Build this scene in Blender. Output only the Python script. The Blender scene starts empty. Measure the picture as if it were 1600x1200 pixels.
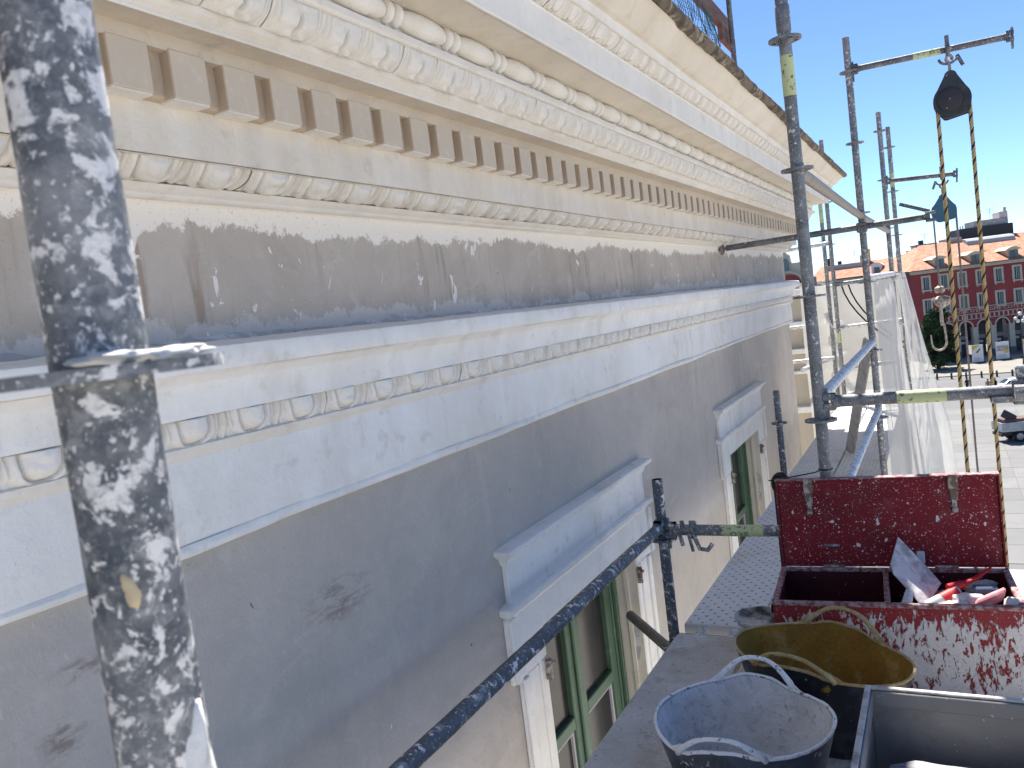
import bpy, bmesh, math, random
from mathutils import Vector, Matrix, noise
random.seed(7)
D = bpy.data
SC = bpy.context.scene
COL = SC.collection
PI = math.pi

# ------------------------------------------------------------------ camera, sky, sun, exposure
cam = D.cameras.new('camera'); camo = D.objects.new('camera', cam); COL.objects.link(camo)
YAW, PIT, ROL, FPX = 0.4870, -0.0790, -0.1240, 1290.0
_f = Vector((-math.sin(YAW)*math.cos(PIT), math.cos(YAW)*math.cos(PIT), math.sin(PIT)))
_r = Vector((math.cos(YAW), math.sin(YAW), 0)); _u = _r.cross(_f)
_r2 = _r*math.cos(ROL)+_u*math.sin(ROL); _u2 = -_r*math.sin(ROL)+_u*math.cos(ROL)
camo.matrix_world = Matrix(((_r2.x, _u2.x, -_f.x, 0), (_r2.y, _u2.y, -_f.y, 0), (_r2.z, _u2.z, -_f.z, 0), (0, 0, 0, 1)))
cam.sensor_width = 36; cam.lens = 36*FPX/1600; cam.clip_start = .02; cam.clip_end = 3000
cam.dof.use_dof = True; cam.dof.focus_distance = 4.0; cam.dof.aperture_fstop = 14
SC.camera = camo

SUN_TO = Vector((-.29, .62, 1.0)).normalized()
W = D.worlds.new('World'); SC.world = W; W.use_nodes = True
wn = W.node_tree.nodes; wl = W.node_tree.links
bg = wn['Background']; sky = wn.new('ShaderNodeTexSky'); sky.sky_type = 'NISHITA'; sky.sun_disc = False
sky.sun_elevation = math.asin(SUN_TO.z); sky.sun_rotation = math.atan2(SUN_TO.x, SUN_TO.y) % (2*PI)
sky.air_density = .55; sky.dust_density = 0; sky.ozone_density = 6.0; sky.altitude = 0
wl.new(sky.outputs[0], bg.inputs[0]); bg.inputs[1].default_value = .084
sun = D.lights.new('sun', 'SUN'); sun.energy = 5.0; sun.angle = math.radians(.53); sun.color = (1, .95, .87)
suno = D.objects.new('sun', sun); COL.objects.link(suno); suno.rotation_euler = (-SUN_TO).to_track_quat('-Z', 'Y').to_euler()
vs = SC.view_settings
vs.view_transform = 'Standard'; vs.look = 'None'; vs.gamma = 1; vs.exposure = 1.4; vs.use_curve_mapping = False

# ------------------------------------------------------------------ materials
class NT:
    def __init__(s, name):
        s.m = D.materials.new(name); s.m.use_nodes = True
        s.t = s.m.node_tree; s.n = s.t.nodes; s.l = s.t.links
        s.b = s.n['Principled BSDF']; s.out = s.n['Material Output']
    def put(s, sock, v):
        if hasattr(v, 'is_linked') or isinstance(v, bpy.types.NodeSocket): s.l.new(v, sock)
        elif isinstance(v, (tuple, list)) and len(v) == 3 and sock.type == 'RGBA': sock.default_value = (*v, 1)
        else: sock.default_value = v
    def node(s, t, **k):
        n = s.n.new(t)
        for a, v in k.items(): setattr(n, a, v)
        return n
    def math(s, op, a, b=0.0, c=None):
        n = s.node('ShaderNodeMath', operation=op); s.put(n.inputs[0], a); s.put(n.inputs[1], b)
        if c is not None: s.put(n.inputs[2], c)
        return n.outputs[0]
    def mix(s, fac, a, b, mode='MIX'):
        n = s.node('ShaderNodeMix', data_type='RGBA', blend_type=mode)
        s.put(n.inputs[0], fac); s.put(n.inputs[6], a); s.put(n.inputs[7], b); return n.outputs[2]
    def coords(s, stretch=(1, 1, 1), rnd=True):
        tc = s.node('ShaderNodeTexCoord'); v = tc.outputs['Object']
        if rnd:
            oi = s.node('ShaderNodeObjectInfo'); r = s.math('MULTIPLY', oi.outputs['Random'], 37.0)
            va = s.node('ShaderNodeVectorMath', operation='ADD'); s.l.new(v, va.inputs[0]); s.l.new(r, va.inputs[1]); v = va.outputs[0]
        if stretch != (1, 1, 1):
            mp = s.node('ShaderNodeMapping'); s.l.new(v, mp.inputs[0]); mp.inputs['Scale'].default_value = stretch; v = mp.outputs[0]
        return v
    def noise(s, v, scale, detail=4, rough=.55, dist=0):
        n = s.node('ShaderNodeTexNoise'); s.l.new(v, n.inputs['Vector']); n.inputs['Scale'].default_value = scale
        n.inputs['Detail'].default_value = detail; n.inputs['Roughness'].default_value = rough; n.inputs['Distortion'].default_value = dist
        return n.outputs['Fac']
    def vor(s, v, scale, rnd=1.0):
        n = s.node('ShaderNodeTexVoronoi'); s.l.new(v, n.inputs['Vector']); n.inputs['Scale'].default_value = scale
        n.inputs['Randomness'].default_value = rnd
        return n.outputs['Distance']
    def rng(s, x, a, b, lo=0.0, hi=1.0):
        n = s.node('ShaderNodeMapRange'); s.put(n.inputs[0], x); n.inputs[1].default_value = a; n.inputs[2].default_value = b
        n.inputs[3].default_value = lo; n.inputs[4].default_value = hi; return n.outputs[0]
    def pos(s):
        g = s.node('ShaderNodeNewGeometry'); sp = s.node('ShaderNodeSeparateXYZ'); s.l.new(g.outputs['Position'], sp.inputs[0]); return sp.outputs
    def bump(s, h, strength=.3, dist=.01):
        n = s.node('ShaderNodeBump'); n.inputs['Strength'].default_value = strength; n.inputs['Distance'].default_value = dist
        s.l.new(h, n.inputs['Height']); s.l.new(n.outputs[0], s.b.inputs['Normal'])
    def fin(s, col, rough=.8, metal=0.0, spec=.4):
        s.put(s.b.inputs['Base Color'], col); s.put(s.b.inputs['Roughness'], rough); s.put(s.b.inputs['Metallic'], metal)
        s.b.inputs['Specular IOR Level'].default_value = spec; return s.m

def mat(name, col, rough=.8, metal=0.0, layers=(), bump=None, spec=.4, var=.12, vscale=3.0, rnd=True):
    """layers: (colour, kind, scale, threshold, softness, strength, stretch)"""
    k = NT(name); v = k.coords(rnd=rnd)
    n = k.noise(v, vscale, 5)
    c = k.mix(n, tuple(x*(1-var) for x in col), tuple(min(1, x*(1+var)) for x in col))
    for L in layers:
        colr, kind, sc, th, so, st = L[:6]; stt = L[6] if len(L) > 6 else (1, 1, 1)
        vv = k.coords(stt, rnd) if stt != (1, 1, 1) else v
        if kind == 'noise': f = k.rng(k.noise(vv, sc, 5, .6, .4), th-so, th+so)
        elif kind == 'spot':                     # round drops of uneven size
            wv_ = k.node('ShaderNodeTexNoise'); k.l.new(vv, wv_.inputs['Vector']); wv_.inputs['Scale'].default_value = sc*1.4; wv_.inputs['Detail'].default_value = 3
            vm = k.node('ShaderNodeVectorMath', operation='MULTIPLY_ADD'); k.l.new(wv_.outputs['Color'], vm.inputs[0]); vm.inputs[1].default_value = (1.1/sc,)*3; k.l.new(vv, vm.inputs[2])
            d = k.vor(vm.outputs[0], sc); nn = k.noise(vv, sc*.6, 2)
            f = k.rng(k.math('SUBTRACT', d, k.math('MULTIPLY', k.math('SUBTRACT', nn, .5), th*5.0)), th+so, th-so)
        f = k.math('MULTIPLY', f, st)
        c = k.mix(f, c, colr)
    if bump: k.bump(k.noise(v, bump[0], 6, .65), bump[1], bump[2])
    return k.fin(c, rough, metal, spec)

WHITE = (.74, .72, .70); LAV = (.70, .67, .68)
M = {}
# galvanised tube coated in plaster splashes, three amounts
def steel(name, base, cover, scale, white=WHITE, rough=.55):
    chalk = tuple(.45*a+.55*b for a, b in zip(white, base))
    mid = tuple(.30*a+.70*b for a, b in zip(white, base))
    return mat(name, base, rough, .2, [((.03, .035, .04), 'noise', 9, .62, .08, .4), (mid, 'noise', scale*.45, .55-cover*.3, .14, .55), (chalk, 'noise', scale*.8, .60-cover*.4, .10, .45),
        (chalk, 'noise', scale*3.4, .64-cover*.5, .07, .7), (white, 'noise', scale*1.9, .675-cover, .025, .95), (white, 'noise', scale*4.2, .68-cover*.5, .03, .9), (mid, 'noise', scale*7, .58, .08, .5),
        (white, 'spot', scale*2.6, .08+cover*.25, .035, .85), (white, 'spot', scale*6, .11+cover*.3, .05, .7)], bump=(90, .5, .004), var=.4, vscale=18)
M['tube_splash'] = steel('tube_splash', (.062, .074, .092), .105, 24)
M['tube_rail'] = mat('tube_rail', (.085, .100, .120), .5, .2, [((.10, .115, .135), 'noise', 11, .50, .12, .6), ((.30, .31, .33), 'noise', 70, .60, .06, .45), (WHITE, 'noise', 30, .600, .018, .95), ((.40, .40, .42), 'noise', 15, .62, .05, .6), (WHITE, 'spot', 55, .10, .03, .9), (WHITE, 'noise', 85, .655, .02, .9)], (90, .5, .004), var=.3, vscale=16)
M['tube_light'] = steel('tube_light', (.105, .115, .125), .07, 22)
M['tube_grey'] = steel('tube_grey', (.115, .125, .138), .015, 20)
M['tube_dark'] = steel('tube_dark', (.07, .074, .08), .0, 16)
M['tube_white'] = steel('tube_white', (.26, .28, .31), .2, 14, (.66, .66, .66))
M['tube_dusty'] = steel('tube_dusty', (.20, .175, .15), .03, 20, (.42, .38, .33))
M['band'] = mat('band', (.52, .56, .30), .6, 0, [((.07, .08, .08), 'noise', 55, .60, .03, .9)], var=.1)
M['band_orange'] = mat('band_orange', (.62, .33, .05), .6, 0, [((.1, .1, .1), 'noise', 60, .68, .04, .9)])
M['ink'] = mat('ink', (.02, .02, .02), .7)

def plaster(name, base, stain, dark, layers=(), bump=(24, .6, .010), vs=1.6, streak=.35):
    return mat(name, base, .9, 0, [(stain, 'noise', 2.2, .55, .12, .75), (dark, 'noise', 1.5, .60, .12, streak, (3, 3, .6)), (dark, 'noise', 14, .64, .05, .45),
        (tuple(min(1, x*1.18) for x in base), 'noise', 6.5, .6, .12, .3), (dark, 'noise', 85, .68, .04, .5)]+list(layers), bump, .25, .10, vs, rnd=False)
M['plaster_white'] = plaster('plaster_white', (.825, .806, .775), (.750, .719, .663), (.587, .537, .475), [((.537, .475, .388), 'noise', 3.2, .66, .07, .55, (1.5, 1.5, .7))])
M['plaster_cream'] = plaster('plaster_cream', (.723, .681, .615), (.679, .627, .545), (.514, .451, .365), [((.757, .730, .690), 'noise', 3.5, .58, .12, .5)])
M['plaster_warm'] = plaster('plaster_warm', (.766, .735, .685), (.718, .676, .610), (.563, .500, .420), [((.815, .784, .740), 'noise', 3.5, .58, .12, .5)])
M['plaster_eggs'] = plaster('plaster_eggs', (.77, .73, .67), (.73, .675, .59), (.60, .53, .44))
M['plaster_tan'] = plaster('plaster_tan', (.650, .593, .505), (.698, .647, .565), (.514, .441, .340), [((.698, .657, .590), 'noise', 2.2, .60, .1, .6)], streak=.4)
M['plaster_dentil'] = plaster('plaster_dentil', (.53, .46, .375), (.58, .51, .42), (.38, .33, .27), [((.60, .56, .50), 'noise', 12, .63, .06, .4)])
def dentil_mat():
    k = NT('dentil_plaster'); v = k.coords(rnd=True)
    c = k.mix(k.noise(v, 5, 5), (.50, .425, .335), (.60, .52, .42)); c = k.mix(k.rng(k.noise(v, 40, 4), .58, .68, 0, .4), c, (.66, .59, .50))
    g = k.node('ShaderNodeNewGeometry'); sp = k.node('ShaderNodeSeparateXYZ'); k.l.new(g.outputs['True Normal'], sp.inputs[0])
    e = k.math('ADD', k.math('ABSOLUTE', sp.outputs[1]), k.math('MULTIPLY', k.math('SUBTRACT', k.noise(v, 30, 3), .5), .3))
    c = k.mix(k.rng(e, .45, .6), c, k.mix(k.noise(v, 14, 4), (.42, .325, .235), (.49, .39, .29)))     # bare tan cheeks, with slot shade darkened into the colour
    k.bump(k.noise(v, 60, 5), .3, .004); return k.fin(c, .92, 0, .2)
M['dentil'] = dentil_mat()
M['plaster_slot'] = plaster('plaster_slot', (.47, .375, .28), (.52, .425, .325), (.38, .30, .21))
M['plaster_band'] = plaster('plaster_band', (.69, .61, .50), (.73, .66, .56), (.50, .44, .37), [((.77, .72, .64), 'noise', 5, .55, .12, .6, (2.2, 2.2, .6)), ((.66, .54, .41), 'noise', 2.5, .62, .09, .5)])

SCUFF = ((1.69, -.695, .17, .075), (.89, -.672, .06, .05), (.95, -.56, .07, .03))
def wall_mat():
    k = NT('grey_render'); v = k.coords(rnd=False); P = k.pos()
    c = k.mix(k.rng(k.noise(v, .9, 6, .62, .8), .32, .68), (.434, .395, .357), (.526, .485, .444))
    c = k.mix(k.math('MULTIPLY', k.rng(k.noise(v, 4.2, 6, .7, 1.0), .48, .70), .45), c, (.399, .359, .324))
    c = k.mix(k.math('MULTIPLY', k.rng(k.noise(v, 16, 5, .7, .5), .54, .70), .4), c, (.578, .536, .495))
    c = k.mix(k.math('MULTIPLY', k.rng(k.noise(k.coords((1, 3.2, .9), False), 26, 3, .5, .2), .66, .72), .5), c, (.601, .561, .522))
    c = k.mix(k.math('MULTIPLY', k.rng(k.noise(v, 2.6, 6, .65, 1.2), .55, .72), .5), c, (.376, .343, .316))
    c = k.mix(k.math('MULTIPLY', k.rng(k.noise(k.coords((.8, .8, 3.6), False), 2.0, 5, .6, .8), .60, .75), .5), c, (.622, .561, .498))
    # vertical drips, stronger under the architrave
    st = k.coords((7, 7, .45), False); f = k.rng(k.noise(st, 2.0, 4), .55, .72)
    f = k.math('MULTIPLY', f, k.math('MULTIPLY', k.rng(P[2], -1.2, -.45, .0, .5), k.rng(k.noise(v, 1.1, 3), .45, .62))); c = k.mix(f, c, (.672, .599, .519))
    st2 = k.coords((11, 11, .5), False); f = k.math('MULTIPLY', k.rng(k.noise(st2, 1.7, 4), .58, .7), k.rng(P[1], 3.5, 6.5, .0, .45)); c = k.mix(f, c, (.354, .281, .218))
    # lime wash dust getting whiter along the far end
    f = k.math('MULTIPLY', k.rng(k.noise(v, 1.4, 5), .4, .65), k.rng(P[1], 4.0, 9.0, .0, .45)); c = k.mix(f, c, (.706, .623, .519))
    # worn brown patches and small holes
    c = k.mix(k.math('MULTIPLY', k.rng(k.noise(k.coords((1, 2.4, 5), False), 1.9, 6, .7, .6), .70, .78), .5), c, (.295, .211, .169))
    for (py, pz, ry, rz) in SCUFF:
        d = k.math('SQRT', k.math('ADD', k.math('POWER', k.math('DIVIDE', k.math('SUBTRACT', P[1], py), ry), 2.0), k.math('POWER', k.math('DIVIDE', k.math('SUBTRACT', P[2], pz), rz), 2.0)))
        st_ = k.noise(k.coords((1, 5, 16), False), 3.0, 5, .7, .3); f = k.math('MULTIPLY', k.rng(d, 1.0, .35), k.rng(st_, .44, .60)); c = k.mix(k.math('MULTIPLY', f, .75), c, (.231, .177, .155))
    c = k.mix(k.rng(k.noise(v, 21, 3, .6, .5), .755, .77, 0, .8), c, (.135, .109, .098))
    c = k.mix(k.rng(k.noise(k.coords((1, 1.5, .6), False), 17, 4, .6, .6), .745, .76, 0, .8), c, (.860, .860, .860))
    c = k.mix(k.rng(k.noise(v, 150, 2), .66, .74, 0, .4), c, (.269, .233, .211))
    h = k.math('ADD', k.math('MULTIPLY', k.noise(v, 3.0, 6, .6), 1.0), k.math('MULTIPLY', k.noise(v, 120, 3), .06))
    k.bump(h, .8, .03); return k.fin(c, .92, 0, .2)
M['wall'] = wall_mat()

def frieze_mat():
    k = NT('frieze_render'); v = k.coords(rnd=False); P = k.pos()
    c = k.mix(k.rng(k.noise(v, 3.0, 6, .6, .8), .3, .7), (.415, .360, .306), (.534, .467, .401))
    f = k.rng(k.noise(k.coords((9, 9, .9), False), 2.0, 4), .54, .66); f = k.math('MULTIPLY', f, k.rng(k.noise(v, 1.6, 3), .42, .55)); c = k.mix(k.math('MULTIPLY', f, .75), c, (.305, .233, .175))
    f = k.rng(k.noise(v, 9, 6, .7, .9), .55, .68); c = k.mix(k.math('MULTIPLY', f, .5), c, (.609, .542, .475))
    n = k.math('ADD', k.math('MULTIPLY', k.noise(k.coords((1, 1, .9), False), 3.2, 5, .6, .5), .55), k.math('MULTIPLY', k.noise(k.coords((1, 1, .6), False), 13, 6, .7, .3), .45)); n2 = k.noise(v, 55, 5, .7)
    e = k.math('ADD', k.math('MULTIPLY', k.math('SUBTRACT', n, .5), .26), k.math('MULTIPLY', k.math('SUBTRACT', n2, .5), .07))
    up = k.rng(k.math('ADD', P[2], e), .287, .299); c = k.mix(k.math('MULTIPLY', up, .93), c, (.860, .794, .701))
    lo = k.rng(k.math('ADD', P[2], k.math('MULTIPLY', e, -1.1)), .078, .066); c = k.mix(k.math('MULTIPLY', lo, .8), c, (.637, .580, .532))
    f = k.rng(k.noise(k.coords((1, 1, .7), False), 13, 4, .6, .7), .655, .672); c = k.mix(k.math('MULTIPLY', f, .9), c, (.830, .769, .712))
    f = k.math('MULTIPLY', k.rng(k.noise(v, 24, 4, .7, .8), .70, .73), .8); c = k.mix(f, c, (.138, .107, .085))
    f = k.math('MULTIPLY', k.rng(k.noise(k.coords((1, 1, .5), False), 38, 3, .6, .4), .715, .735), .8); c = k.mix(f, c, (.859, .794, .724))
    c = k.mix(k.rng(k.noise(v, 160, 3), .62, .72, 0, .45), c, (.236, .195, .165))
    k.bump(k.noise(v, 30, 6, .7), .5, .008); return k.fin(c, .93, 0, .2)
M['frieze'] = frieze_mat()
M['mortar'] = mat('mortar', (.450, .444, .450), .95, 0, [((.700, .700, .712), 'noise', 14, .55, .05, .8), ((.188, .175, .163), 'noise', 40, .64, .04, .8)], (60, .8, .01), rnd=False)
M['roof_edge'] = mat('roof_edge', (.20, .155, .115), .95, 0, [((.06, .05, .042), 'noise', 9, .50, .08, .85), ((.44, .38, .30), 'noise', 14, .60, .05, .8), ((.20, .19, .10), 'noise', 22, .62, .05, .7)], (40, .9, .02), rnd=False)
M['roof_tile'] = mat('roof_tile', (.42, .19, .11), .9, 0, [((.25, .11, .07), 'noise', 2.5, .58, .08, .7)], (20, .6, .02), rnd=False)
M['green_paint'] = mat('green_paint', (.075, .135, .085), .5, 0, [((.16, .22, .16), 'noise', 14, .63, .06, .5), ((.05, .07, .05), 'noise', 4, .62, .08, .5)], (80, .15, .003))
M['putty'] = mat('putty', (.50, .46, .48), .8)
M['glass_dark'] = mat('glass_dark', (.022, .022, .023), .18, 0, [((.055, .053, .05), 'noise', 5, .52, .2, .45)], spec=.22, var=.3)
M['rust_bit'] = mat('rust_bit', (.17, .12, .085), .85, 0, [((.5, .47, .43), 'noise', 40, .52, .05, .8)], (90, .5, .004))
M['deck_dusty'] = mat('deck_dusty', (.66, .635, .60), .93, .0, [((.50, .42, .33), 'noise', 4.5, .60, .09, .6), ((.80, .79, .77), 'noise', 6, .56, .09, .6), ((.22, .18, .15), 'noise', 60, .645, .03, .75), ((.38, .33, .28), 'noise', 24, .62, .05, .5), ((.82, .81, .80), 'spot', 34, .10, .02, .8)], (60, .9, .008), rnd=True)
def deck_mat():
    k = NT('deck_perforated'); tc = k.node('ShaderNodeTexCoord'); v = k.coords(); sp = k.node('ShaderNodeSeparateXYZ'); k.l.new(tc.outputs['Object'], sp.inputs[0])
    c = k.mix(k.noise(v, 6, 5), (.632, .626, .626), (.800, .800, .782))
    c = k.mix(k.rng(k.noise(v, 9, 5), .56, .66, 0, .6), c, (.800, .800, .800)); c = k.mix(k.rng(k.noise(v, 3.4, 5), .60, .7, 0, .6), c, (.632, .532, .428))
    # staggered rows of punched holes: every second row is shifted by half a pitch
    px, py = .056, .040
    row = k.math('FLOOR', k.math('DIVIDE', sp.outputs[1], py)); odd = k.math('MULTIPLY', k.math('MODULO', row, 2.0), .5)
    fx = k.math('SUBTRACT', k.math('FRACT', k.math('ADD', k.math('DIVIDE', sp.outputs[0], px), odd)), .5)
    fy = k.math('SUBTRACT', k.math('FRACT', k.math('DIVIDE', sp.outputs[1], py)), .5)
    d = k.math('SQRT', k.math('ADD', k.math('POWER', k.math('MULTIPLY', fx, px), 2.0), k.math('POWER', k.math('MULTIPLY', fy, py), 2.0)))
    d = k.math('ADD', d, k.math('MULTIPLY', k.math('SUBTRACT', k.noise(v, 30, 3), .5), .010))
    c = k.mix(k.rng(d, .0078, .0055, 0, .85), c, (.176, .163, .148))
    k.bump(k.rng(d, .006, .014), .6, .006); return k.fin(c, .85, .05, .3)
M['deck'] = deck_mat()
M['red_box'] = mat('red_box', (.19, .009, .018), .42, 0, [((.20, .03, .03), 'noise', 7, .58, .1, .6), ((.045, .005, .01), 'noise', 3, .60, .1, .5), (LAV, 'spot', 60, .11, .02, .9), (LAV, 'spot', 19, .10, .012, .95, (1, 1, .7)), (LAV, 'spot', 130, .13, .03, .85), (LAV, 'noise', 34, .70, .015, .9, (1, 1, .6)), (LAV, 'spot', 9, .055, .008, .95, (1, 1, .6)), ((.28, .10, .11), 'noise', 18, .63, .08, .3)], (50, .2, .003), .18)
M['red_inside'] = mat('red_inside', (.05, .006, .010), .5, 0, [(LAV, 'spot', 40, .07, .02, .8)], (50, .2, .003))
M['red_edge'] = mat('red_edge', (.20, .05, .055), .6, 0, [((.42, .36, .36), 'noise', 45, .5, .06, .7)], (70, .5, .004))
def red_front():
    k = NT('red_front'); v = k.coords(rnd=False); P = k.pos()
    c = k.mix(k.noise(v, 5, 4), (.20, .010, .020), (.30, .03, .03))
    n = k.noise(k.coords((1.3, 1.3, .55), False), 34, 5, .65, .5); g = k.rng(P[2], -1.158, -1.24, -.07, .075)
    g = k.math('ADD', g, k.math('MULTIPLY', k.math('SUBTRACT', k.noise(v, 6, 3), .5), .28))
    n = k.math('ADD', k.math('MULTIPLY', n, .6), k.math('MULTIPLY', k.noise(k.coords((1.2, 1.2, .4), False), 75, 4, .7, .6), .4)); f = k.rng(k.math('ADD', n, g), .525, .55); c = k.mix(f, c, k.mix(k.noise(v, 60, 4), (.56, .53, .51), (.72, .70, .69)))
    c = k.mix(k.rng(k.vor(v, 70), .14, .10, 0, .9), c, (.54, .52, .51)); c = k.mix(k.rng(k.noise(v, 40, 4), .62, .68, 0, .5), c, (.40, .36, .33))
    k.bump(k.math('ADD', f, k.noise(v, 120, 3)), .8, .004); return k.fin(c, .6, 0, .35)
M['red_front'] = red_front()
M['tub_black'] = mat('tub_black', (.018, .022, .032), .45, 0, [((.20, .22, .26), 'noise', 9, .56, .12, .5, (1, 1, .5)), (WHITE, 'noise', 26, .655, .02, .9), ((.10, .13, .19), 'noise', 4, .5, .14, .6)], (60, .3, .003))
M['tub_navy'] = mat('tub_navy', (.012, .015, .024), .4, 0, [((.07, .08, .10), 'noise', 12, .60, .08, .6), ((.36, .23, .04), 'noise', 7, .665, .02, .9), (WHITE, 'noise', 40, .70, .02, .8)], (60, .3, .003))
M['lining_white'] = mat('lining_white', (.76, .75, .74), .92, 0, [((.50, .465, .43), 'noise', 4, .52, .1, .75), ((.16, .17, .19), 'noise', 75, .63, .04, .55), ((.80, .80, .80), 'noise', 7, .56, .10, .7), ((.36, .36, .38), 'noise', 26, .62, .06, .5)], (45, .9, .008))
M['rim_white'] = mat('rim_white', (.860, .860, .860), .85, 0, [((.094, .107, .131), 'noise', 60, .62, .03, .9)], (80, .8, .004))
M['lining_ochre'] = mat('lining_ochre', (.351, .194, .026), .8, 0, [((.221, .112, .017), 'noise', 5, .50, .1, .75), ((.520, .375, .144), 'noise', 14, .60, .05, .5), ((.351, .300, .288), 'noise', 8, .68, .03, .8), ((.156, .088, .024), 'noise', 60, .60, .05, .5)], (80, .9, .006))
M['rim_ochre'] = mat('rim_ochre', (.42, .31, .13), .8, 0, [((.52, .45, .32), 'noise', 30, .55, .06, .7), ((.10, .09, .08), 'noise', 34, .64, .04, .8)], (80, .7, .004))
M['crate'] = mat('crate', (.237, .227, .219), .5, .15, [((.338, .325, .312), 'noise', 3, .55, .12, .6), ((.175, .106, .075), 'noise', 11, .64, .06, .6), (LAV, 'spot', 38, .07, .02, .8), ((.138, .131, .125), 'noise', 5, .58, .1, .6, (1, 1, .4))], (60, .3, .003))
M['crate_edge'] = mat('crate_edge', (.525, .512, .500), .55, .2, [((.200, .163, .144), 'noise', 18, .55, .1, .8)], (60, .3, .003))
M['plank'] = mat('plank', (.286, .293, .305), .9, 0, [((.091, .094, .104), 'noise', 5, .58, .05, .8, (.6, 6, 6)), ((.442, .442, .442), 'noise', 9, .58, .08, .6, (.5, 3, 3))], (30, .8, .008))
M['board_wood'] = mat('board_wood', (.12, .065, .055), .8, 0, [((.20, .13, .10), 'noise', 9, .58, .08, .6, (3, .4, 3))], (40, .4, .004))
M['board_grey'] = mat('board_grey', (.575, .537, .500), .9, 0, [((.300, .250, .213), 'noise', 7, .56, .08, .6, (4, 4, .4))], (40, .4, .004))
M['net'] = mat('net', (.015, .075, .085), .6)
M['pulley_black'] = mat('pulley_black', (.022, .024, .027), .5, 0, [((.09, .08, .06), 'noise', 14, .58, .08, .6), ((.05, .055, .06), 'noise', 6, .52, .1, .6)], (60, .3, .003))
M['pulley_face'] = mat('pulley_face', (.033, .028, .030), .5, 0, [((.08, .07, .055), 'noise', 22, .60, .06, .6)], (60, .3, .003))
M['pulley_blue'] = mat('pulley_blue', (.035, .125, .21), .5, 0, [((.07, .10, .11), 'noise', 7, .54, .1, .7)], (60, .2, .003))
M['rope_tan'] = mat('rope_tan', (.540, .398, .161), .9, 0, [((.330, .240, .140), 'noise', 30, .5, .15, .6)], (160, .6, .003))
M['rope_dark'] = mat('rope_dark', (.035, .024, .020), .9)
M['rope_grey'] = mat('rope_grey', (.25, .205, .19), .9, 0, [((.15, .12, .11), 'noise', 40, .5, .1, .6)], (160, .6, .003))
M['hook'] = mat('hook', (.40, .36, .31), .6, .2, [((.20, .10, .07), 'noise', 30, .54, .08, .8)], (60, .4, .003))
def sheet_mat(name, col, trans, clear):
    k = NT(name); v = k.coords(rnd=False)
    c = k.mix(k.noise(v, 2.5, 5), tuple(x*.86 for x in col), col)
    c = k.mix(k.rng(k.noise(k.coords((2, 2, .35), False), 5, 5), .58, .7, 0, .35), c, tuple(x*.75 for x in col))
    d = k.node('ShaderNodeBsdfDiffuse'); k.put(d.inputs[0], c); t = k.node('ShaderNodeBsdfTranslucent'); k.put(t.inputs[0], c)
    a = k.node('ShaderNodeMixShader'); a.inputs[0].default_value = trans; k.l.new(d.outputs[0], a.inputs[1]); k.l.new(t.outputs[0], a.inputs[2])
    tr = k.node('ShaderNodeBsdfTransparent'); b = k.node('ShaderNodeMixShader')
    k.l.new(k.rng(k.noise(v, 3, 4), .35, .7, clear*.6, clear), b.inputs[0]); k.l.new(a.outputs[0], b.inputs[1]); k.l.new(tr.outputs[0], b.inputs[2])
    bp = k.node('ShaderNodeBump'); bp.inputs['Strength'].default_value = .3; k.l.new(k.noise(k.coords((2, 2, .6), False), 14, 5), bp.inputs['Height']); bp.inputs['Distance'].default_value = .02
    k.l.new(bp.outputs[0], d.inputs['Normal']); k.l.new(b.outputs[0], k.out.inputs[0]); return k.m
M['sheet'] = sheet_mat('sheet_white', (.70, .69, .67), .42, .24)
M['sheet_mesh'] = sheet_mat('sheet_mesh', (.68, .68, .66), .4, .52)
M['sheet_far'] = sheet_mat('sheet_far', (.58, .57, .53), .35, .30)
# far town
M['red_wall'] = mat('red_wall', (.255, .050, .052), .9, 0, [((.20, .038, .042), 'noise', .4, .56, .12, .6)], var=.08, vscale=.3, rnd=False)
M['stone'] = mat('stone', (.47, .425, .34), .9, 0, [((.38, .34, .27), 'noise', .8, .56, .1, .6)], vscale=.6, rnd=False)
def far_roof():
    k = NT('roof_far'); v = k.coords(rnd=False)
    c = k.mix(k.rng(k.noise(v, 1.1, 6, .7), .35, .65), (.36, .145, .09), (.60, .31, .21))
    c = k.mix(k.rng(k.noise(v, 2.4, 4), .62, .68, 0, .8), c, (.24, .12, .09)); c = k.mix(k.rng(k.noise(v, 3.1, 3), .62, .68, 0, .7), c, (.66, .46, .34))
    wv = k.node('ShaderNodeTexWave'); k.l.new(k.coords(rnd=False), wv.inputs[0]); wv.inputs['Scale'].default_value = 1.6; k.bump(wv.outputs['Fac'], .6, .1)
    return k.fin(c, .9, 0, .2)
M['roof_far'] = far_roof()
M['shutter_teal'] = mat('shutter_teal', (.13, .19, .19), .6, rnd=True)
M['pane_far'] = mat('pane_far', (.02, .024, .028), .15, spec=.6)
M['arcade_dark'] = mat('arcade_dark', (.07, .07, .075), .8, 0, [((.16, .16, .17), 'noise', .5, .55, .1, .6)])
M['slate'] = mat('slate', (.10, .105, .115), .8); M['dark_clad'] = mat('dark_clad', (.035, .035, .042), .7); M['zinc'] = mat('zinc', (.34, .35, .36), .6)
M['cream_far'] = mat('cream_far', (.55, .49, .38), .9, rnd=False); M['blue_roof'] = mat('blue_roof', (.06, .075, .14), .6)
M['bounce_paving'] = mat('bounce_paving', (.54, .51, .46), .9, 0, [((.52, .48, .42), 'noise', .4, .55, .1, .6)], vscale=.3, rnd=False)  # pale tone chosen to bounce sunlight up onto the shaded facade
M['plaza'] = mat('plaza', (.145, .145, .144), .9, var=.08, vscale=.1, rnd=False)
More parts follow.
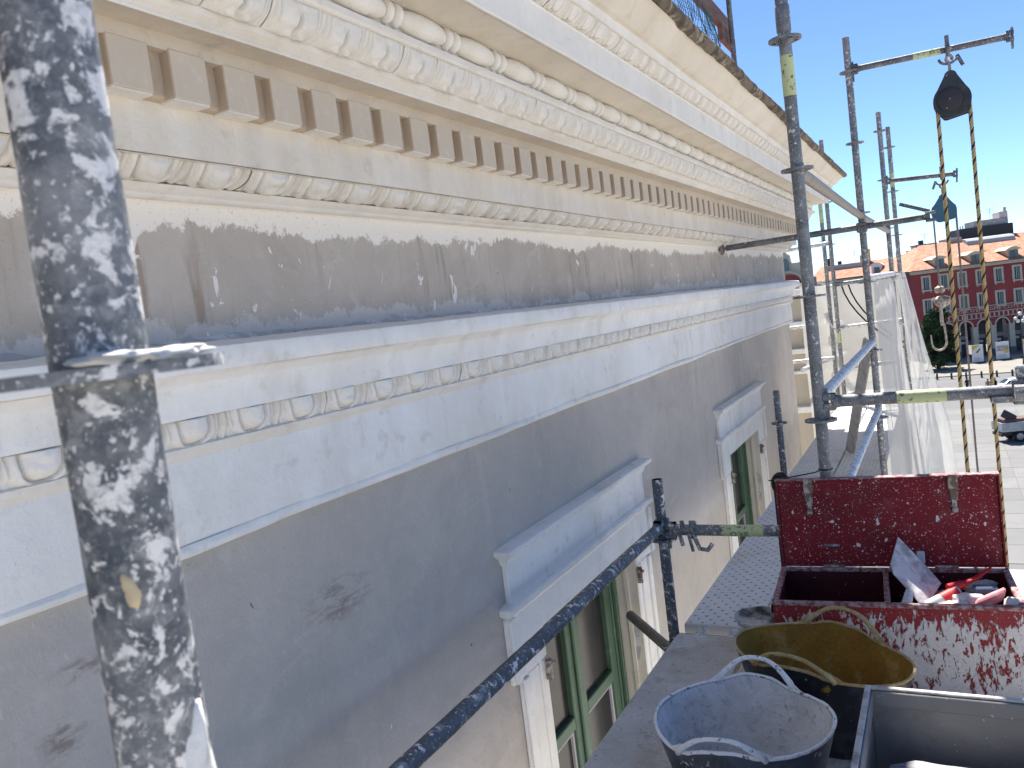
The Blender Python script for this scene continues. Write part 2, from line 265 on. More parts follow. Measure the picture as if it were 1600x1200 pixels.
def slab_mat():
    k = NT('slab'); v = k.coords(); oi = k.node('ShaderNodeObjectInfo')
    c = k.mix(oi.outputs['Random'], (.150, .150, .149), (.190, .189, .185)); c = k.mix(k.rng(k.noise(v, .7, 5), .45, .7, 0, .5), c, (.140, .138, .136)); c = k.mix(k.rng(k.noise(v, 4, 4), .62, .72, 0, .4), c, (.105, .10, .098))
    return k.fin(c, .85, 0, .3)
M['slab'] = slab_mat()
M['paving_light'] = mat('paving_light', (.230, .214, .188), .9, 0, [((.199, .184, .164), 'noise', .25, .55, .1, .6)], vscale=.2, rnd=False)
M['asphalt'] = mat('asphalt', (.134, .134, .137), .9, 0, [((.115, .115, .118), 'noise', .3, .55, .1, .6)], vscale=.2, rnd=False)
M['iron'] = mat('iron', (.03, .03, .033), .6); M['poster_white'] = mat('poster_white', (.66, .66, .66), .5)
M['yellow'] = mat('yellow', (.62, .43, .06), .6); M['grey_print'] = mat('grey_print', (.26, .24, .22), .7, 0, [((.45, .44, .42), 'noise', 3, .5, .1, .9)])
M['leaf'] = mat('leaf', (.026, .050, .018), .7, 0, [((.05, .085, .026), 'noise', .6, .54, .1, .8)], var=.3); M['bark'] = mat('bark', (.07, .05, .04), .95)
M['car_paint'] = mat('car_paint', (.28, .33, .37), .3, .6); M['car_glass'] = mat('car_glass', (.02, .025, .03), .1, spec=.7); M['tyre'] = mat('tyre', (.015, .015, .016), .8)
M['rim'] = mat('rim', (.3, .3, .31), .4, .6); M['truck_grey'] = mat('truck_grey', (.40, .43, .42), .6, 0, [((.28, .3, .3), 'noise', 2, .55, .1, .6)]); M['globe'] = mat('globe', (.75, .75, .73), .3)
M['cloth_dark'] = mat('cloth_dark', (.025, .025, .03), .9); M['cloth_beige'] = mat('cloth_beige', (.25, .20, .17), .9); M['cloth_black'] = mat('cloth_black', (.012, .012, .014), .9); M['skin'] = mat('skin', (.42, .26, .19), .6); M['hair'] = mat('hair', (.03, .022, .018), .8)
# small tools
M['spatula'] = mat('spatula', (.60, .60, .62), .8, 0, [((.30, .27, .28), 'noise', 16, .54, .08, .8), ((.70, .69, .70), 'noise', 28, .58, .04, .8)], (60, .6, .004))
M['red_plastic'] = mat('red_plastic', (.46, .018, .022), .35); M['pink_rubber'] = mat('pink_rubber', (.52, .17, .19), .7, 0, [((.62, .40, .40), 'noise', 18, .58, .07, .7)])
M['tube_plastic'] = mat('tube_plastic', (.50, .52, .54), .4); M['label_red'] = mat('label_red', (.50, .03, .03), .5); M['rag'] = mat('rag', (.62, .58, .58), .9, 0, [((.45, .36, .38), 'noise', 12, .55, .08, .6)], (40, .5, .006))
M['bag_green'] = mat('bag_green', (.33, .38, .36), .5, 0, [((.5, .5, .5), 'noise', 14, .55, .08, .7)], (40, .5, .006)); M['blue_jar'] = mat('blue_jar', (.10, .13, .20), .5)
M['handle_wood'] = mat('handle_wood', (.25, .13, .10), .6); M['black_plastic'] = mat('black_plastic', (.012, .012, .014), .5)
M['pan'] = mat('pan', (.05, .055, .062), .6, .2, [((.58, .56, .53), 'noise', 9, .46, .08, .9), ((.12, .11, .1), 'noise', 30, .58, .05, .6)], (60, .5, .004))

# ------------------------------------------------------------------ mesh helpers
class MB:
    def __init__(s): s.v = []; s.f = []
    def add(s, vs, fs):
        o = len(s.v); s.v += [tuple(p) for p in vs]; s.f += [tuple(i+o for i in f) for f in fs]; return s
    def box(s, x0, x1, y0, y1, z0, z1, T=None):
        p = [Vector(q) for q in ((x0, y0, z0), (x1, y0, z0), (x1, y1, z0), (x0, y1, z0), (x0, y0, z1), (x1, y0, z1), (x1, y1, z1), (x0, y1, z1))]
        if T: p = [T(q) for q in p]
        return s.add(p, [(0, 3, 2, 1), (4, 5, 6, 7), (0, 1, 5, 4), (1, 2, 6, 5), (2, 3, 7, 6), (3, 0, 4, 7)])
    def bbox(s, x0, x1, y0, y1, z0, z1, b=.004, T=None):
        """box with chamfered edges"""
        P = []; xs = (x0, x1); ys = (y0, y1); zs = (z0, z1); idx = {}
        for i in (0, 1):
            for j in (0, 1):
                for k in (0, 1):
                    sx, sy, sz = (1, -1)[i]*b, (1, -1)[j]*b, (1, -1)[k]*b
                    for a, q in enumerate(((xs[i], ys[j]+sy, zs[k]+sz), (xs[i]+sx, ys[j], zs[k]+sz), (xs[i]+sx, ys[j]+sy, zs[k]))):
                        idx[i, j, k, a] = len(P); P.append(Vector(q))
        F = []
        for i in (0, 1): F.append([idx[i, j, k, 0] for j, k in ((0, 0), (1, 0), (1, 1), (0, 1))])
        for j in (0, 1): F.append([idx[i, j, k, 1] for i, k in ((0, 0), (1, 0), (1, 1), (0, 1))])
        for k in (0, 1): F.append([idx[i, j, k, 2] for i, j in ((0, 0), (1, 0), (1, 1), (0, 1))])
        for j in (0, 1):
            for k in (0, 1): F.append([idx[0, j, k, 1], idx[1, j, k, 1], idx[1, j, k, 2], idx[0, j, k, 2]])
        for i in (0, 1):
            for k in (0, 1): F.append([idx[i, 0, k, 0], idx[i, 1, k, 0], idx[i, 1, k, 2], idx[i, 0, k, 2]])
        for i in (0, 1):
            for j in (0, 1): F.append([idx[i, j, 0, 0], idx[i, j, 1, 0], idx[i, j, 1, 1], idx[i, j, 0, 1]])
        for i in (0, 1):
            for j in (0, 1):
                for k in (0, 1): F.append([idx[i, j, k, a] for a in range(3)])
        if T: P = [T(q) for q in P]
        return s.add(P, F)
    def path(s, pts, r, n=12, cap=True, r2=None, flat=1.0, wob=0.0):
        """tube through points; r may be a list"""
        pts = [Vector(p) for p in pts]; m = len(pts); rs = r if isinstance(r, (list, tuple)) else [r]*m
        V = []; up = None
        for i in range(m):
            t = (pts[min(i+1, m-1)]-pts[max(i-1, 0)]).normalized()
            if up is None: up = Vector((0, 0, 1)) if abs(t.z) < .9 else Vector((1, 0, 0))
            a = up.cross(t).normalized(); b = t.cross(a); up = b
            for j in range(n):
                w = 2*PI*j/n; rr = rs[i]
                if wob: rr *= 1+wob*noise.noise(Vector((pts[i].x*40+math.cos(w)*2, pts[i].y*40+math.sin(w)*2, pts[i].z*40)))
                V.append(pts[i]+a*math.cos(w)*rr+b*math.sin(w)*rr*flat)
        F = [(i*n+j, i*n+(j+1) % n, (i+1)*n+(j+1) % n, (i+1)*n+j) for i in range(m-1) for j in range(n)]
        if cap: F += [tuple(reversed(range(n))), tuple((m-1)*n+j for j in range(n))]
        return s.add(V, F)
    def tube(s, a, b, r, n=16, cap=True, segs=1, wob=0.0):
        a = Vector(a); b = Vector(b); return s.path([a.lerp(b, i/segs) for i in range(segs+1)], r, n, cap, wob=wob)
    def ring(s, a, b, r, t=.003, n=16):  # open pipe end that shows its wall
        a = Vector(a); b = Vector(b); return s.path([a, b, b, a], [r, r, r-t, r-t], n, False)
    def prism(s, poly, x0, x1, T=None):
        """polygon (y,z) extruded along x"""
        n = len(poly); P = [Vector((x0, y, z)) for y, z in poly]+[Vector((x1, y, z)) for y, z in poly]
        if T: P = [T(q) for q in P]
        return s.add(P, [tuple(reversed(range(n))), tuple(range(n, 2*n))]+[(i, (i+1) % n, n+(i+1) % n, n+i) for i in range(n)])
    def lathe(s, prof, n=24, T=None):
        V = []
        for r, z in prof:
            for j in range(n): q = Vector((r*math.cos(2*PI*j/n), r*math.sin(2*PI*j/n), z)); V.append(T(q) if T else q)
        return s.add(V, [(i*n+j, i*n+(j+1) % n, (i+1)*n+(j+1) % n, (i+1)*n+j) for i in range(len(prof)-1) for j in range(n)])
    def grid(s, nu, nv, fn, wrap=False):
        V = [fn(i/(nu if wrap else nu), j/nv) for j in range(nv+1) for i in range(nu if wrap else nu+1)]; w = nu if wrap else nu+1
        return s.add(V, [(j*w+i, j*w+(i+1) % w, (j+1)*w+(i+1) % w, (j+1)*w+i) for j in range(nv) for i in range(nu)])
    def mesh(s, name, material, smooth=False, auto=40):
        me = D.meshes.new(name); me.from_pydata(s.v, [], s.f); me.materials.append(material)
        if smooth:
            me.polygons.foreach_set('use_smooth', [True]*len(me.polygons))
            if auto < 180:
                try: me.set_sharp_from_angle(angle=math.radians(auto))
                except Exception: pass
        bm = bmesh.new(); bm.from_mesh(me); bmesh.ops.recalc_face_normals(bm, faces=bm.faces); bm.to_mesh(me); bm.free()
        me.update(); return me

def wloc(o): return o.location.copy() if o.parent is None else wloc(o.parent)+o.matrix_parent_inverse.translation+o.location
def link(name, me, parent=None, loc=None):
    o = D.objects.new(name, me); COL.objects.link(o)
    if parent is not None:
        o.parent = parent
        w = wloc(parent)
        if not parent.get('_local'): o.matrix_parent_inverse = Matrix.Translation(-w)
    if loc is not None: o.location = loc
    return o
def ob(name, mb, material, parent=None, smooth=False, auto=40):
    return link(name, mb.mesh(name, M[material] if isinstance(material, str) else material, smooth, auto), parent)
def tag(o, label, cat, group=None):
    o['label'] = label; o['category'] = cat
    if group: o['group'] = group
    return o
def thing(name, label, cat, loc=(0, 0, 0), group=None, rz=0.0):
    o = D.objects.new(name, None); COL.objects.link(o); o.location = loc; o.rotation_euler.z = rz; o.empty_display_size = .1
    return tag(o, label, cat, group)
def local(o): o['_local'] = 1; return o   # children of this Empty are given in its own coordinates
def struct(o): o['kind'] = 'structure'; return o
def dup(root, loc, label=None, rz=None):
    r = root.copy(); COL.objects.link(r); r.location = loc
    if rz is not None: r.rotation_euler.z = rz
    if label: r['label'] = label
    for ch in list(root.children):
        c = ch.copy(); COL.objects.link(c); c.parent = r
        for g in list(ch.children):
            d = g.copy(); COL.objects.link(d); d.parent = c
    return r
def nz(x, y, z): return noise.noise(Vector((x, y, z)))
def text_mesh(body, size, extrude=0.0):
    cu = D.curves.new('t', 'FONT'); cu.body = body; cu.size = size; cu.extrude = extrude; cu.align_x = 'CENTER'; cu.align_y = 'CENTER'
    o = D.objects.new('t', cu); COL.objects.link(o); bpy.context.view_layer.update()
    me = D.meshes.new_from_object(o.evaluated_get(bpy.context.evaluated_depsgraph_get()))
    vs = [v.co.copy() for v in me.vertices]; fs = [tuple(p.vertices) for p in me.polygons]
    D.objects.remove(o); D.curves.remove(cu); D.meshes.remove(me); return vs, fs

GZ = -15.5                         # level of the square below
XW, YC = -1.5, 9.486               # face of the wall, far corner of the building
EXEC_PARTS = None

# ------------------------------------------------------------------ the square
mb = MB().add([(-600, -300, GZ), (600, -300, GZ), (600, 1200, GZ), (-600, 1200, GZ)], [(0, 1, 2, 3)])
plaza = struct(ob('plaza', mb, 'plaza'))
struct(ob('bounce_paving', MB().box(-1.4, 46, -70, 46.5, GZ-.05, GZ+.006), 'bounce_paving'))  # unseen pale ground below the scaffold, added as a bounce surface
struct(ob('road', MB().box(-60, 80, 100.5, 128, GZ-.05, GZ+.004), 'asphalt'))
struct(ob('pavement', MB().box(-60, 80, 128.3, 151, GZ-.05, GZ+.12), 'paving_light'))
for y0, y1 in ((106.3, 106.7), (116.6, 117.1), (122.8, 123.1)):
    struct(ob('road_marking', MB().box(-60, 80, y0, y1, GZ, GZ+.008), 'paving_light'))
slab_me = MB().bbox(-1.06, 1.06, -1.585, 1.585, 0, .02, .012).mesh('slab', M['slab'])
for i in range(10):
    for j in range(16):
        o = link('slab', slab_me, plaza, (-6+i*2.15, 49+j*3.2, GZ+.002+.004*random.random()))

# ------------------------------------------------------------------ building under restoration
bld = thing('plastered_building', 'plastered building with carved cornice and half stripped grey wall, left of the scaffold', 'building', (XW, 3, GZ))
Y0 = -4.0
def molding(name, prof, material, jit=.0012, parent=None, step=.14, smooth=True):
    ys = [Y0+i*step for i in range(int((9.2-Y0)/step)+1)]; n = len(prof); V = []
    for y in ys:
        for x, z in prof:
            d = nz(y*2.1, x*9, z*9)*jit+nz(y*9, x*30, z*30+5)*jit*.6
            V.append((x+d, y, z+nz(y*1.7, x*8+9, z*8)*jit))
    for x, z in prof: V.append((x, YC+(x-XW), z))
    for x, z in prof: V.append((XW-7, YC+(x-XW), z))
    m = len(ys)+2
    mb = MB().add(V, [(i*n+k, i*n+k+1, (i+1)*n+k+1, (i+1)*n+k) for i in range(m-1) for k in range(n-1)])
    return ob(name, mb, material, parent or bld, smooth, 28)

# wall with window openings
WC = [3.35, 6.65]; HW = .55; ZT, ZB = -1.215, -3.35
yb = [Y0, WC[0]-HW, WC[0]+HW, WC[1]-HW, WC[1]+HW, YC]; zb = [GZ, ZB, ZT, -.40]
mb = MB()
for i in range(5):
    for j in range(3):
        if i in (1, 3) and j == 1: continue
        ny = max(1, int((yb[i+1]-yb[i])/.2)); nzz = 6
        def fn(u, w, i=i, j=j):
            y = yb[i]+(yb[i+1]-yb[i])*u; z = zb[j]+(zb[j+1]-zb[j])*w
            edge = 0 if (u in (0, 1) or w in (0, 1)) else 1
            return (XW+edge*.004*nz(y*1.3, z*1.3, 3), y, z)
        mb.grid(ny, nzz, fn)
mb.add([(XW, YC, GZ), (XW, YC, .36), (XW-7, YC, .36), (XW-7, YC, GZ)], [(0, 1, 2, 3)])
mb.add([(XW, Y0, GZ), (XW, Y0, 1.0), (XW-7, Y0, 1.0), (XW-7, Y0, GZ)], [(0, 1, 2, 3)])
mb.add([(XW-7, YC, GZ), (XW-7, YC, 1.0), (XW-7, Y0, 1.0), (XW-7, Y0, GZ)], [(0, 1, 2, 3)])
ob('wall', mb, 'wall', bld)
molding('frieze', [(-1.5, .0), (-1.4995, .1), (-1.4995, .2), (-1.5, .30), (-1.498, .335), (-1.495, .343), (-1.488, .3475)], 'frieze', .002)
# architrave
molding('architrave_bead', [(-1.5, -.420), (-1.472, -.419), (-1.463, -.412), (-1.461, -.404), (-1.464, -.397), (-1.4675, -.393)], 'plaster_white', .009, step=.022)
molding('architrave_band', [(-1.472, -.402), (-1.4675, -.393), (-1.466, -.386), (-1.465, -.30), (-1.465, -.216)], 'plaster_white', .002)
molding('architrave_fillet', [(-1.465, -.216), (-1.457, -.206), (-1.452, -.200), (-1.450, -.190), (-1.456, -.187), (-1.474, -.184), (-1.474, -.1275), (-1.432, -.1275)], 'plaster_eggs', .0015)
molding('architrave_cove', [(-1.430, -.1275), (-1.428, -.115), (-1.426, -.085), (-1.415, -.055), (-1.396, -.040), (-1.378, -.034)], 'plaster_white')
molding('architrave_crown', [(-1.378, -.034), (-1.372, -.031), (-1.370, -.025), (-1.3705, .010), (-1.374, .018), (-1.384, .0215), (-1.49, .036)], 'plaster_white', .003)
# lumpy mortar left in the angle above the architrave
ys = [Y0+i*.02 for i in range(int((9.45-Y0)/.02))]; V = []
for y in ys:
    a = .5+.5*nz(y*3.1, 1, 2); b = .5+.5*nz(y*14, 4, 2); c = nz(y*30, 7, 1)
    zt = .036+.018*a*b+.014*b*a; xf = -1.44-.02*(1-b)-.02*(1-a)
    V += [(-1.497, y, zt+.004*c), (-1.488+.004*c, y, zt-.012), (-1.475, y, .034+.006*b+.003*c), (xf, y, .028+.002*c), (xf+.012, y, .016)]
ob('mortar_fillet', MB().add(V, [(i*5+k, i*5+k+1, (i+1)*5+k+1, (i+1)*5+k) for i in range(len(ys)-1) for k in range(4)]), 'mortar', bld, True, 180)
# bed mould, dentil band, corona, gutter moulding
molding('bed_fillet', [(-1.49, .3475), (-1.475, .348), (-1.469, .352), (-1.467, .358), (-1.458, .362), (-1.451, .368), (-1.447, .374), (-1.452, .377), (-1.468, .380), (-1.468, .40), (-1.40, .436), (-1.39, .436), (-1.388, .4125), (-1.367, .4115)], 'plaster_cream', .0015)
molding('bed_band', [(-1.365, .4125), (-1.3645, .42), (-1.365, .46), (-1.365, .5165)], 'plaster_band', .0015)
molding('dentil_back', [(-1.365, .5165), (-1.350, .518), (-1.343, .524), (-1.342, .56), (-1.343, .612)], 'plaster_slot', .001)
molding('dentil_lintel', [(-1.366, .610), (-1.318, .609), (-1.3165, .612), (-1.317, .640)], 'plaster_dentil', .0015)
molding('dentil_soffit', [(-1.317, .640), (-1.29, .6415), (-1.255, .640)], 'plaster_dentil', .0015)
molding('bed_crown', [(-1.255, .640), (-1.250, .639), (-1.248, .643), (-1.249, .649), (-1.243, .652), (-1.232, .660), (-1.227, .671), (-1.228, .676), (-1.19, .733), (-1.176, .7335)], 'plaster_cream', .0018)
molding('bead_fillet', [(-1.176, .7335), (-1.171, .735), (-1.166, .741), (-1.166, .756), (-1.172, .760), (-1.19, .768), (-1.19, .834), (-1.172, .836)], 'plaster_cream', .0015)
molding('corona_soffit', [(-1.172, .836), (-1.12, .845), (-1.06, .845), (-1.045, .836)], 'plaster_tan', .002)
molding('corona', [(-1.045, .836), (-1.036, .8345), (-1.033, .838), (-1.034, .90), (-1.035, .942), (-1.030, .9455)], 'plaster_warm', .0022)
molding('corona_ovolo', [(-1.034, .945), (-1.040, .948), (-1.042, .956), (-1.0, 1.0), (-.994, 1.0), (-.993, .9915), (-.982, .9915)], 'plaster_cream', .001)
molding('corona_fillet', [(-.983, .9915), (-.978, .993), (-.976, .998), (-.9765, 1.018), (-.974, 1.024)], 'plaster_warm', .0018)
cy = [(-.974, 1.024), (-.966, 1.026)]
for i in range(13):
    t = i/12; s_ = t*t*(3-2*t); cy.append((-.966+.098*(.35*t+.65*s_), 1.027+.074*t-.012*math.sin(2*PI*t)))
molding('cyma', cy, 'plaster_tan', .0010, step=.4)
molding('roof_edge', [(-.870, 1.098), (-.860, 1.100), (-.848, 1.104), (-.838, 1.116), (-.836, 1.132), (-.846, 1.150), (-.865, 1.166), (-.93, 1.19)], 'roof_edge', .012, step=.022)
ob('roof', MB().add([(-.90, Y0, 1.17), (-.90, 10.09, 1.17), (-5.0, 6.0, 1.75), (-5.0, Y0, 1.75), (XW-7, 10.09, 1.17), (XW-7, Y0, 1.17)], [(0, 1, 2, 3), (1, 4, 2), (4, 5, 3, 2)]), 'roof_tile', bld)

# carved ornament: one shared mesh for each kind, each piece its own part
def unit(name, p, bot, top, bulge, h, material, ny=64, nt=16, seed=0):
    (xb_, zb_), (xt, zt) = bot, top; L = math.hypot(xt-xb_, zt-zb_); nx, nzv = (zt-zb_)/L, -(xt-xb_)/L
    def fn(u, t):
        y = u-.5; cap = t > 1-.5/(nt+1); t = min(1, t*(nt+1)/nt); d = bulge*math.sin(PI*t)+h(y, t)
        ed = min(1, (.5-abs(y))*9); d += ed*(.0014*nz(y*p*60+seed*9, t*5, seed*3.1)+.0008*nz(y*p*170, t*13+seed, 2)); d *= 1-ed*.30*max(0, nz(y*p*18+seed*5, t*2.4, 7+seed))
        if cap: d = -.012
        return (xb_+(xt-xb_)*t+nx*d, y*p, zb_+(zt-zb_)*t+nzv*d)
    return MB().grid(ny, nt+1, fn).mesh(name, M[material], True, 180)
def egg_h(h1, h2, h3):
    def h(u, t):
        w = 1-t; a = abs(u); q = (a/.205)**2.2+(w/.88)**3.4; e = (1-q)**.42 if q < 1 else 0
        q1 = (a/.435)**2.6+(w/1.04)**3.0; sh = (1-q1)**.30 if q1 < 1 else 0
        r = max(h1*e, h2*sh)
        r -= .022*math.exp(-((math.sqrt((a/.236)**2.2+(w/.93)**3.4)-1)/.085)**2)          # groove round the egg
        r -= .011*math.exp(-((a-.345-.04*(t-.5))/.020)**2)*min(1, t*1.6)                    # fold in the husk
        r -= .006*math.exp(-((a-.435)/.016)**2)
        if a > .445: r = max(r, h3*max(0, 1-(.5-a)/.055)*min(1, .25+t))
        return r
    return h
def leaf_h(u, t):
    r = .018*abs(math.cos(PI*u))**.6*(.35+.65*math.sin(PI*min(1, t+.08)))
    r -= .034*math.exp(-((u-.10*(t-.5))/.030)**2)*math.exp(-((t-.50)/.26)**2)
    for s_ in (-.44, -.36, .44, .36): r -= .010*math.exp(-((u-s_-.06*(t-.5))/.020)**2)*min(1, t*2)
    r += .013*math.exp(-((abs(u)-.13)/.075)**2)*math.exp(-((t-.10)/.09)**2)
    r -= .010*math.exp(-(u/.05)**2)*math.exp(-((t-.08)/.10)**2)
    return r
def row(name, mes, p, ph):
    rr = random.Random(len(name)); y = ph
    while y > -1.0: y -= p
    while y < 9.42:
        o = link(name, rr.choice(mes), bld, (rr.uniform(-.001, .001), y+rr.uniform(-.0025, .0025), rr.uniform(-.001, .001))); o.matrix_parent_inverse = Matrix.Translation(-bld.location); y += p
def units(name, *a, **k): return [unit(name, *a, seed=i, **k) for i in range(5)]
row('egg_ornament', units('egg_ornament', .172, (-1.460, -.188), (-1.458, -.1285), .004, egg_h(.033, .018, .018), 'plaster_eggs'), .1725, 1.247)
row('bed_egg', units('bed_egg', .170, (-1.456, .380), (-1.390, .424), .008, egg_h(.033, .018, .018), 'plaster_cream'), .170, 1.379)
row('leaf_ornament', units('leaf_ornament', .160, (-1.228, .674), (-1.178, .733), .010, leaf_h, 'plaster_cream', ny=72, nt=18), .160, 1.467)
row('corona_egg', units('corona_egg', .122, (-1.038, .952), (-.994, .996), .005, egg_h(.015, .011, .010), 'plaster_cream'), .122, 2.526)
mb = MB()                            # bead and reel: a long bead and two discs, lying along the wall
def beadprof(y0, y1, r0, r1, n=8): return [(r0+(r1-r0)*math.sin(PI*i/n)**.5, y0+(y1-y0)*i/n) for i in range(n+1)]
turn = lambda q: Vector((-1.182+q.x, q.z, .800+q.y))
mb.lathe(beadprof(-.1285, .079, .020, .032), 14, turn); mb.lathe(beadprof(.082, .112, .014, .031, 6), 14, turn); mb.lathe(beadprof(.122, .152, .014, .031, 6), 14, turn)
row('bead_and_reel', [mb.mesh('bead_and_reel', M['plaster_cream'], True, 60)], .2855, 1.70)
# dentils
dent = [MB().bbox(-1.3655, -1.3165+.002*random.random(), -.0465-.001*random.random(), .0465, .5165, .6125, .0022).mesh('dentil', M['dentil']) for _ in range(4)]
under = MB().box(-1.364, -1.320, -.045, .045, .5125, .5163).mesh('dentil_underside', M['plaster_cream'])
y = 1.449-.047-.141*18; k = 0
while y < 9.60:
    o = link('dentil', dent[k % 4], bld, (random.uniform(-.0015, .0015), y, random.uniform(-.0015, .0015))); o.matrix_parent_inverse = Matrix.Translation(-bld.location)
    u = link('dentil_underside', under, o); u.matrix_parent_inverse = Matrix.Identity(4); y += .141; k += 1

# windows
def wrap(mb, prof, yl, yr, x0):
    n = len(prof); V = []
    for x, z in prof:
        e = x-x0; V += [(XW, yl-e, z), (x, yl-e, z), (x, yr+e, z), (XW, yr+e, z)]
    mb.add(V, [(i*4+a, i*4+a+1, (i+1)*4+a+1, (i+1)*4+a) for i in range(n-1) for a in range(3)])
    mb.add([V[0], V[1], V[2], V[3]], [(0, 1, 2, 3)]); mb.add([V[-4], V[-3], V[-2], V[-1]], [(0, 1, 2, 3)]); return mb
def make_window(yc):
    sur = ob('window_surround', MB().bbox(XW, -1.476, yc-.825, yc-HW, -1.335, -1.085, .006).bbox(XW, -1.476, yc+HW, yc+.825, -1.335, -1.085, .006)
        .bbox(XW, -1.476, yc-HW, yc+HW, ZT, -1.085, .006).bbox(XW, -1.481, yc-.765, yc-HW, ZB, -1.335, .006).bbox(XW, -1.481, yc+HW, yc+.765, ZB, -1.335, .006), 'plaster_white', bld)
    ob('window_cornice', wrap(MB(), [(-1.5, -.826), (-1.445, -.829), (-1.432, -.832), (-1.430, -.844), (-1.434, -.851), (-1.444, -.858), (-1.456, -.866), (-1.464, -.873), (-1.464, -.881), (-1.469, -.885), (-1.470, -.894), (-1.477, -.899)], yc-.780, yc+.780, -1.4765), 'plaster_white', sur)
    ob('window_frieze', MB().bbox(XW, -1.4765, yc-.782, yc+.782, -1.046, -.896, .004), 'plaster_white', sur)
    ob('architrave_cap', wrap(MB(), [(-1.5, -1.036), (-1.460, -1.042), (-1.452, -1.048), (-1.451, -1.066), (-1.459, -1.074), (-1.470, -1.080), (-1.475, -1.092)], yc-.812, yc+.812, -1.4765), 'plaster_white', sur)
    for s in (-1, 1):
        a, b = sorted((yc+s*.825, yc+s*.78)); ob('ear_rim', MB().bbox(-1.478, -1.463, a, b, -1.33, -1.088, .004), 'plaster_white', sur)
        a, b = sorted((yc+s*.765, yc+s*.72)); ob('jamb_rim', MB().bbox(-1.483, -1.469, a, b, ZB, -1.337, .004), 'plaster_white', sur)
        a, b = sorted((yc+s*.62, yc+s*.605)); ob('jamb_bead', MB().bbox(-1.483, -1.474, a, b, ZB, -1.24, .003), 'plaster_white', sur)
        mb = MB().tube((-1.470, yc+s*(HW+.01), -1.425), (-1.470, yc+s*(HW+.01), -1.345), .014, 10)
        mb.tube((-1.49, yc+s*(HW+.012), -1.36), (-1.445, yc+s*(HW-.004), -1.36), .009, 8); ob('shutter_hinge', mb, 'rust_bit', sur, True)
    XF = -1.615
    mb = MB().box(XF, XW+.015, yc+HW-.003, yc+HW+.006, ZB, ZT-.003).box(XF, XW+.015, yc-HW-.006, yc-HW+.003, ZB, ZT-.003).box(XF, XW+.015, yc-HW, yc+HW, ZT-.003, ZT+.006)
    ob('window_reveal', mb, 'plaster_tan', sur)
    ob('reveal_bead', MB().bbox(XF+.06, XF+.085, yc+HW-.016, yc+HW-.0035, ZB, ZT-.004, .003), 'plaster_tan', sur)
    ob('reveal_patch', MB().add([(-1.5+.002, yc+HW-.0055, -1.62), (-1.53, yc+HW-.0055, -1.58), (-1.565, yc+HW-.0055, -1.63), (-1.56, yc+HW-.0055, -1.80), (-1.52, yc+HW-.0055, -1.84), (-1.497, yc+HW-.0055, -1.74)], [(0, 1, 2, 3, 4, 5)]), 'mortar', sur)
    win = ob('window', MB().bbox(XF-.05, XF, yc-HW, yc-HW+.06, ZB, ZT, .004).bbox(XF-.05, XF, yc+HW-.06, yc+HW, ZB, ZT, .004).bbox(XF-.05, XF, yc-HW+.06, yc+HW-.06, ZT-.06, ZT, .004), 'green_paint', bld)
    for s in (-1, 1):
        a, b = sorted((yc+s*.012, yc+s*(HW-.065))); w = b-a
        mb = MB()
        for p0, p1 in ((a, a+.065), (b-.065, b)): mb.bbox(XF-.055, XF-.006, p0, p1, ZB, ZT-.062, .005)
        for z0, z1 in ((ZT-.13, ZT-.062), (-1.905, -1.845), (-2.62, -2.56), (ZB, ZB+.1)): mb.bbox(XF-.055, XF-.007, a+.065, b-.065, z0, z1, .005)
        ob('casement', mb, 'green_paint', win)
        for i, (z0, z1) in enumerate(((-1.845, ZT-.13), (-2.56, -1.905), (ZB+.1, -2.62))):
            ob('pane', MB().box(XF-.038, XF-.034, a+.06, b-.06, z0-.005, z1+.005), 'glass_dark', win)
            if i == 1:
                mb = MB().box(XF-.034, XF-.022, a+.065, a+.083, z0, z1).box(XF-.034, XF-.022, b-.083, b-.065, z0, z1).box(XF-.034, XF-.022, a+.083, b-.083, z1-.018, z1).box(XF-.034, XF-.022, a+.083, b-.083, z0, z0+.018)
                ob('putty', mb, 'putty', win)
    for s in (-1, 1):
        a, b = sorted((yc+s*.010, yc-s*.012)); 
    ob('meeting_stile', MB().bbox(XF-.007, XF+.010, yc-.026, yc+.026, ZB, ZT-.062, .006), 'green_paint', win)
    ob('frame_bead', MB().bbox(XF, XF+.022, yc+HW-.045, yc+HW-.022, ZB, ZT, .004).bbox(XF, XF+.022, yc-HW+.022, yc-HW+.045, ZB, ZT, .004), 'green_paint', win)
    ob('window_backing', MB().box(XF-.6, XF-.58, yc-HW, yc+HW, ZB, ZT), 'arcade_dark', win)
for yc in WC: make_window(yc)

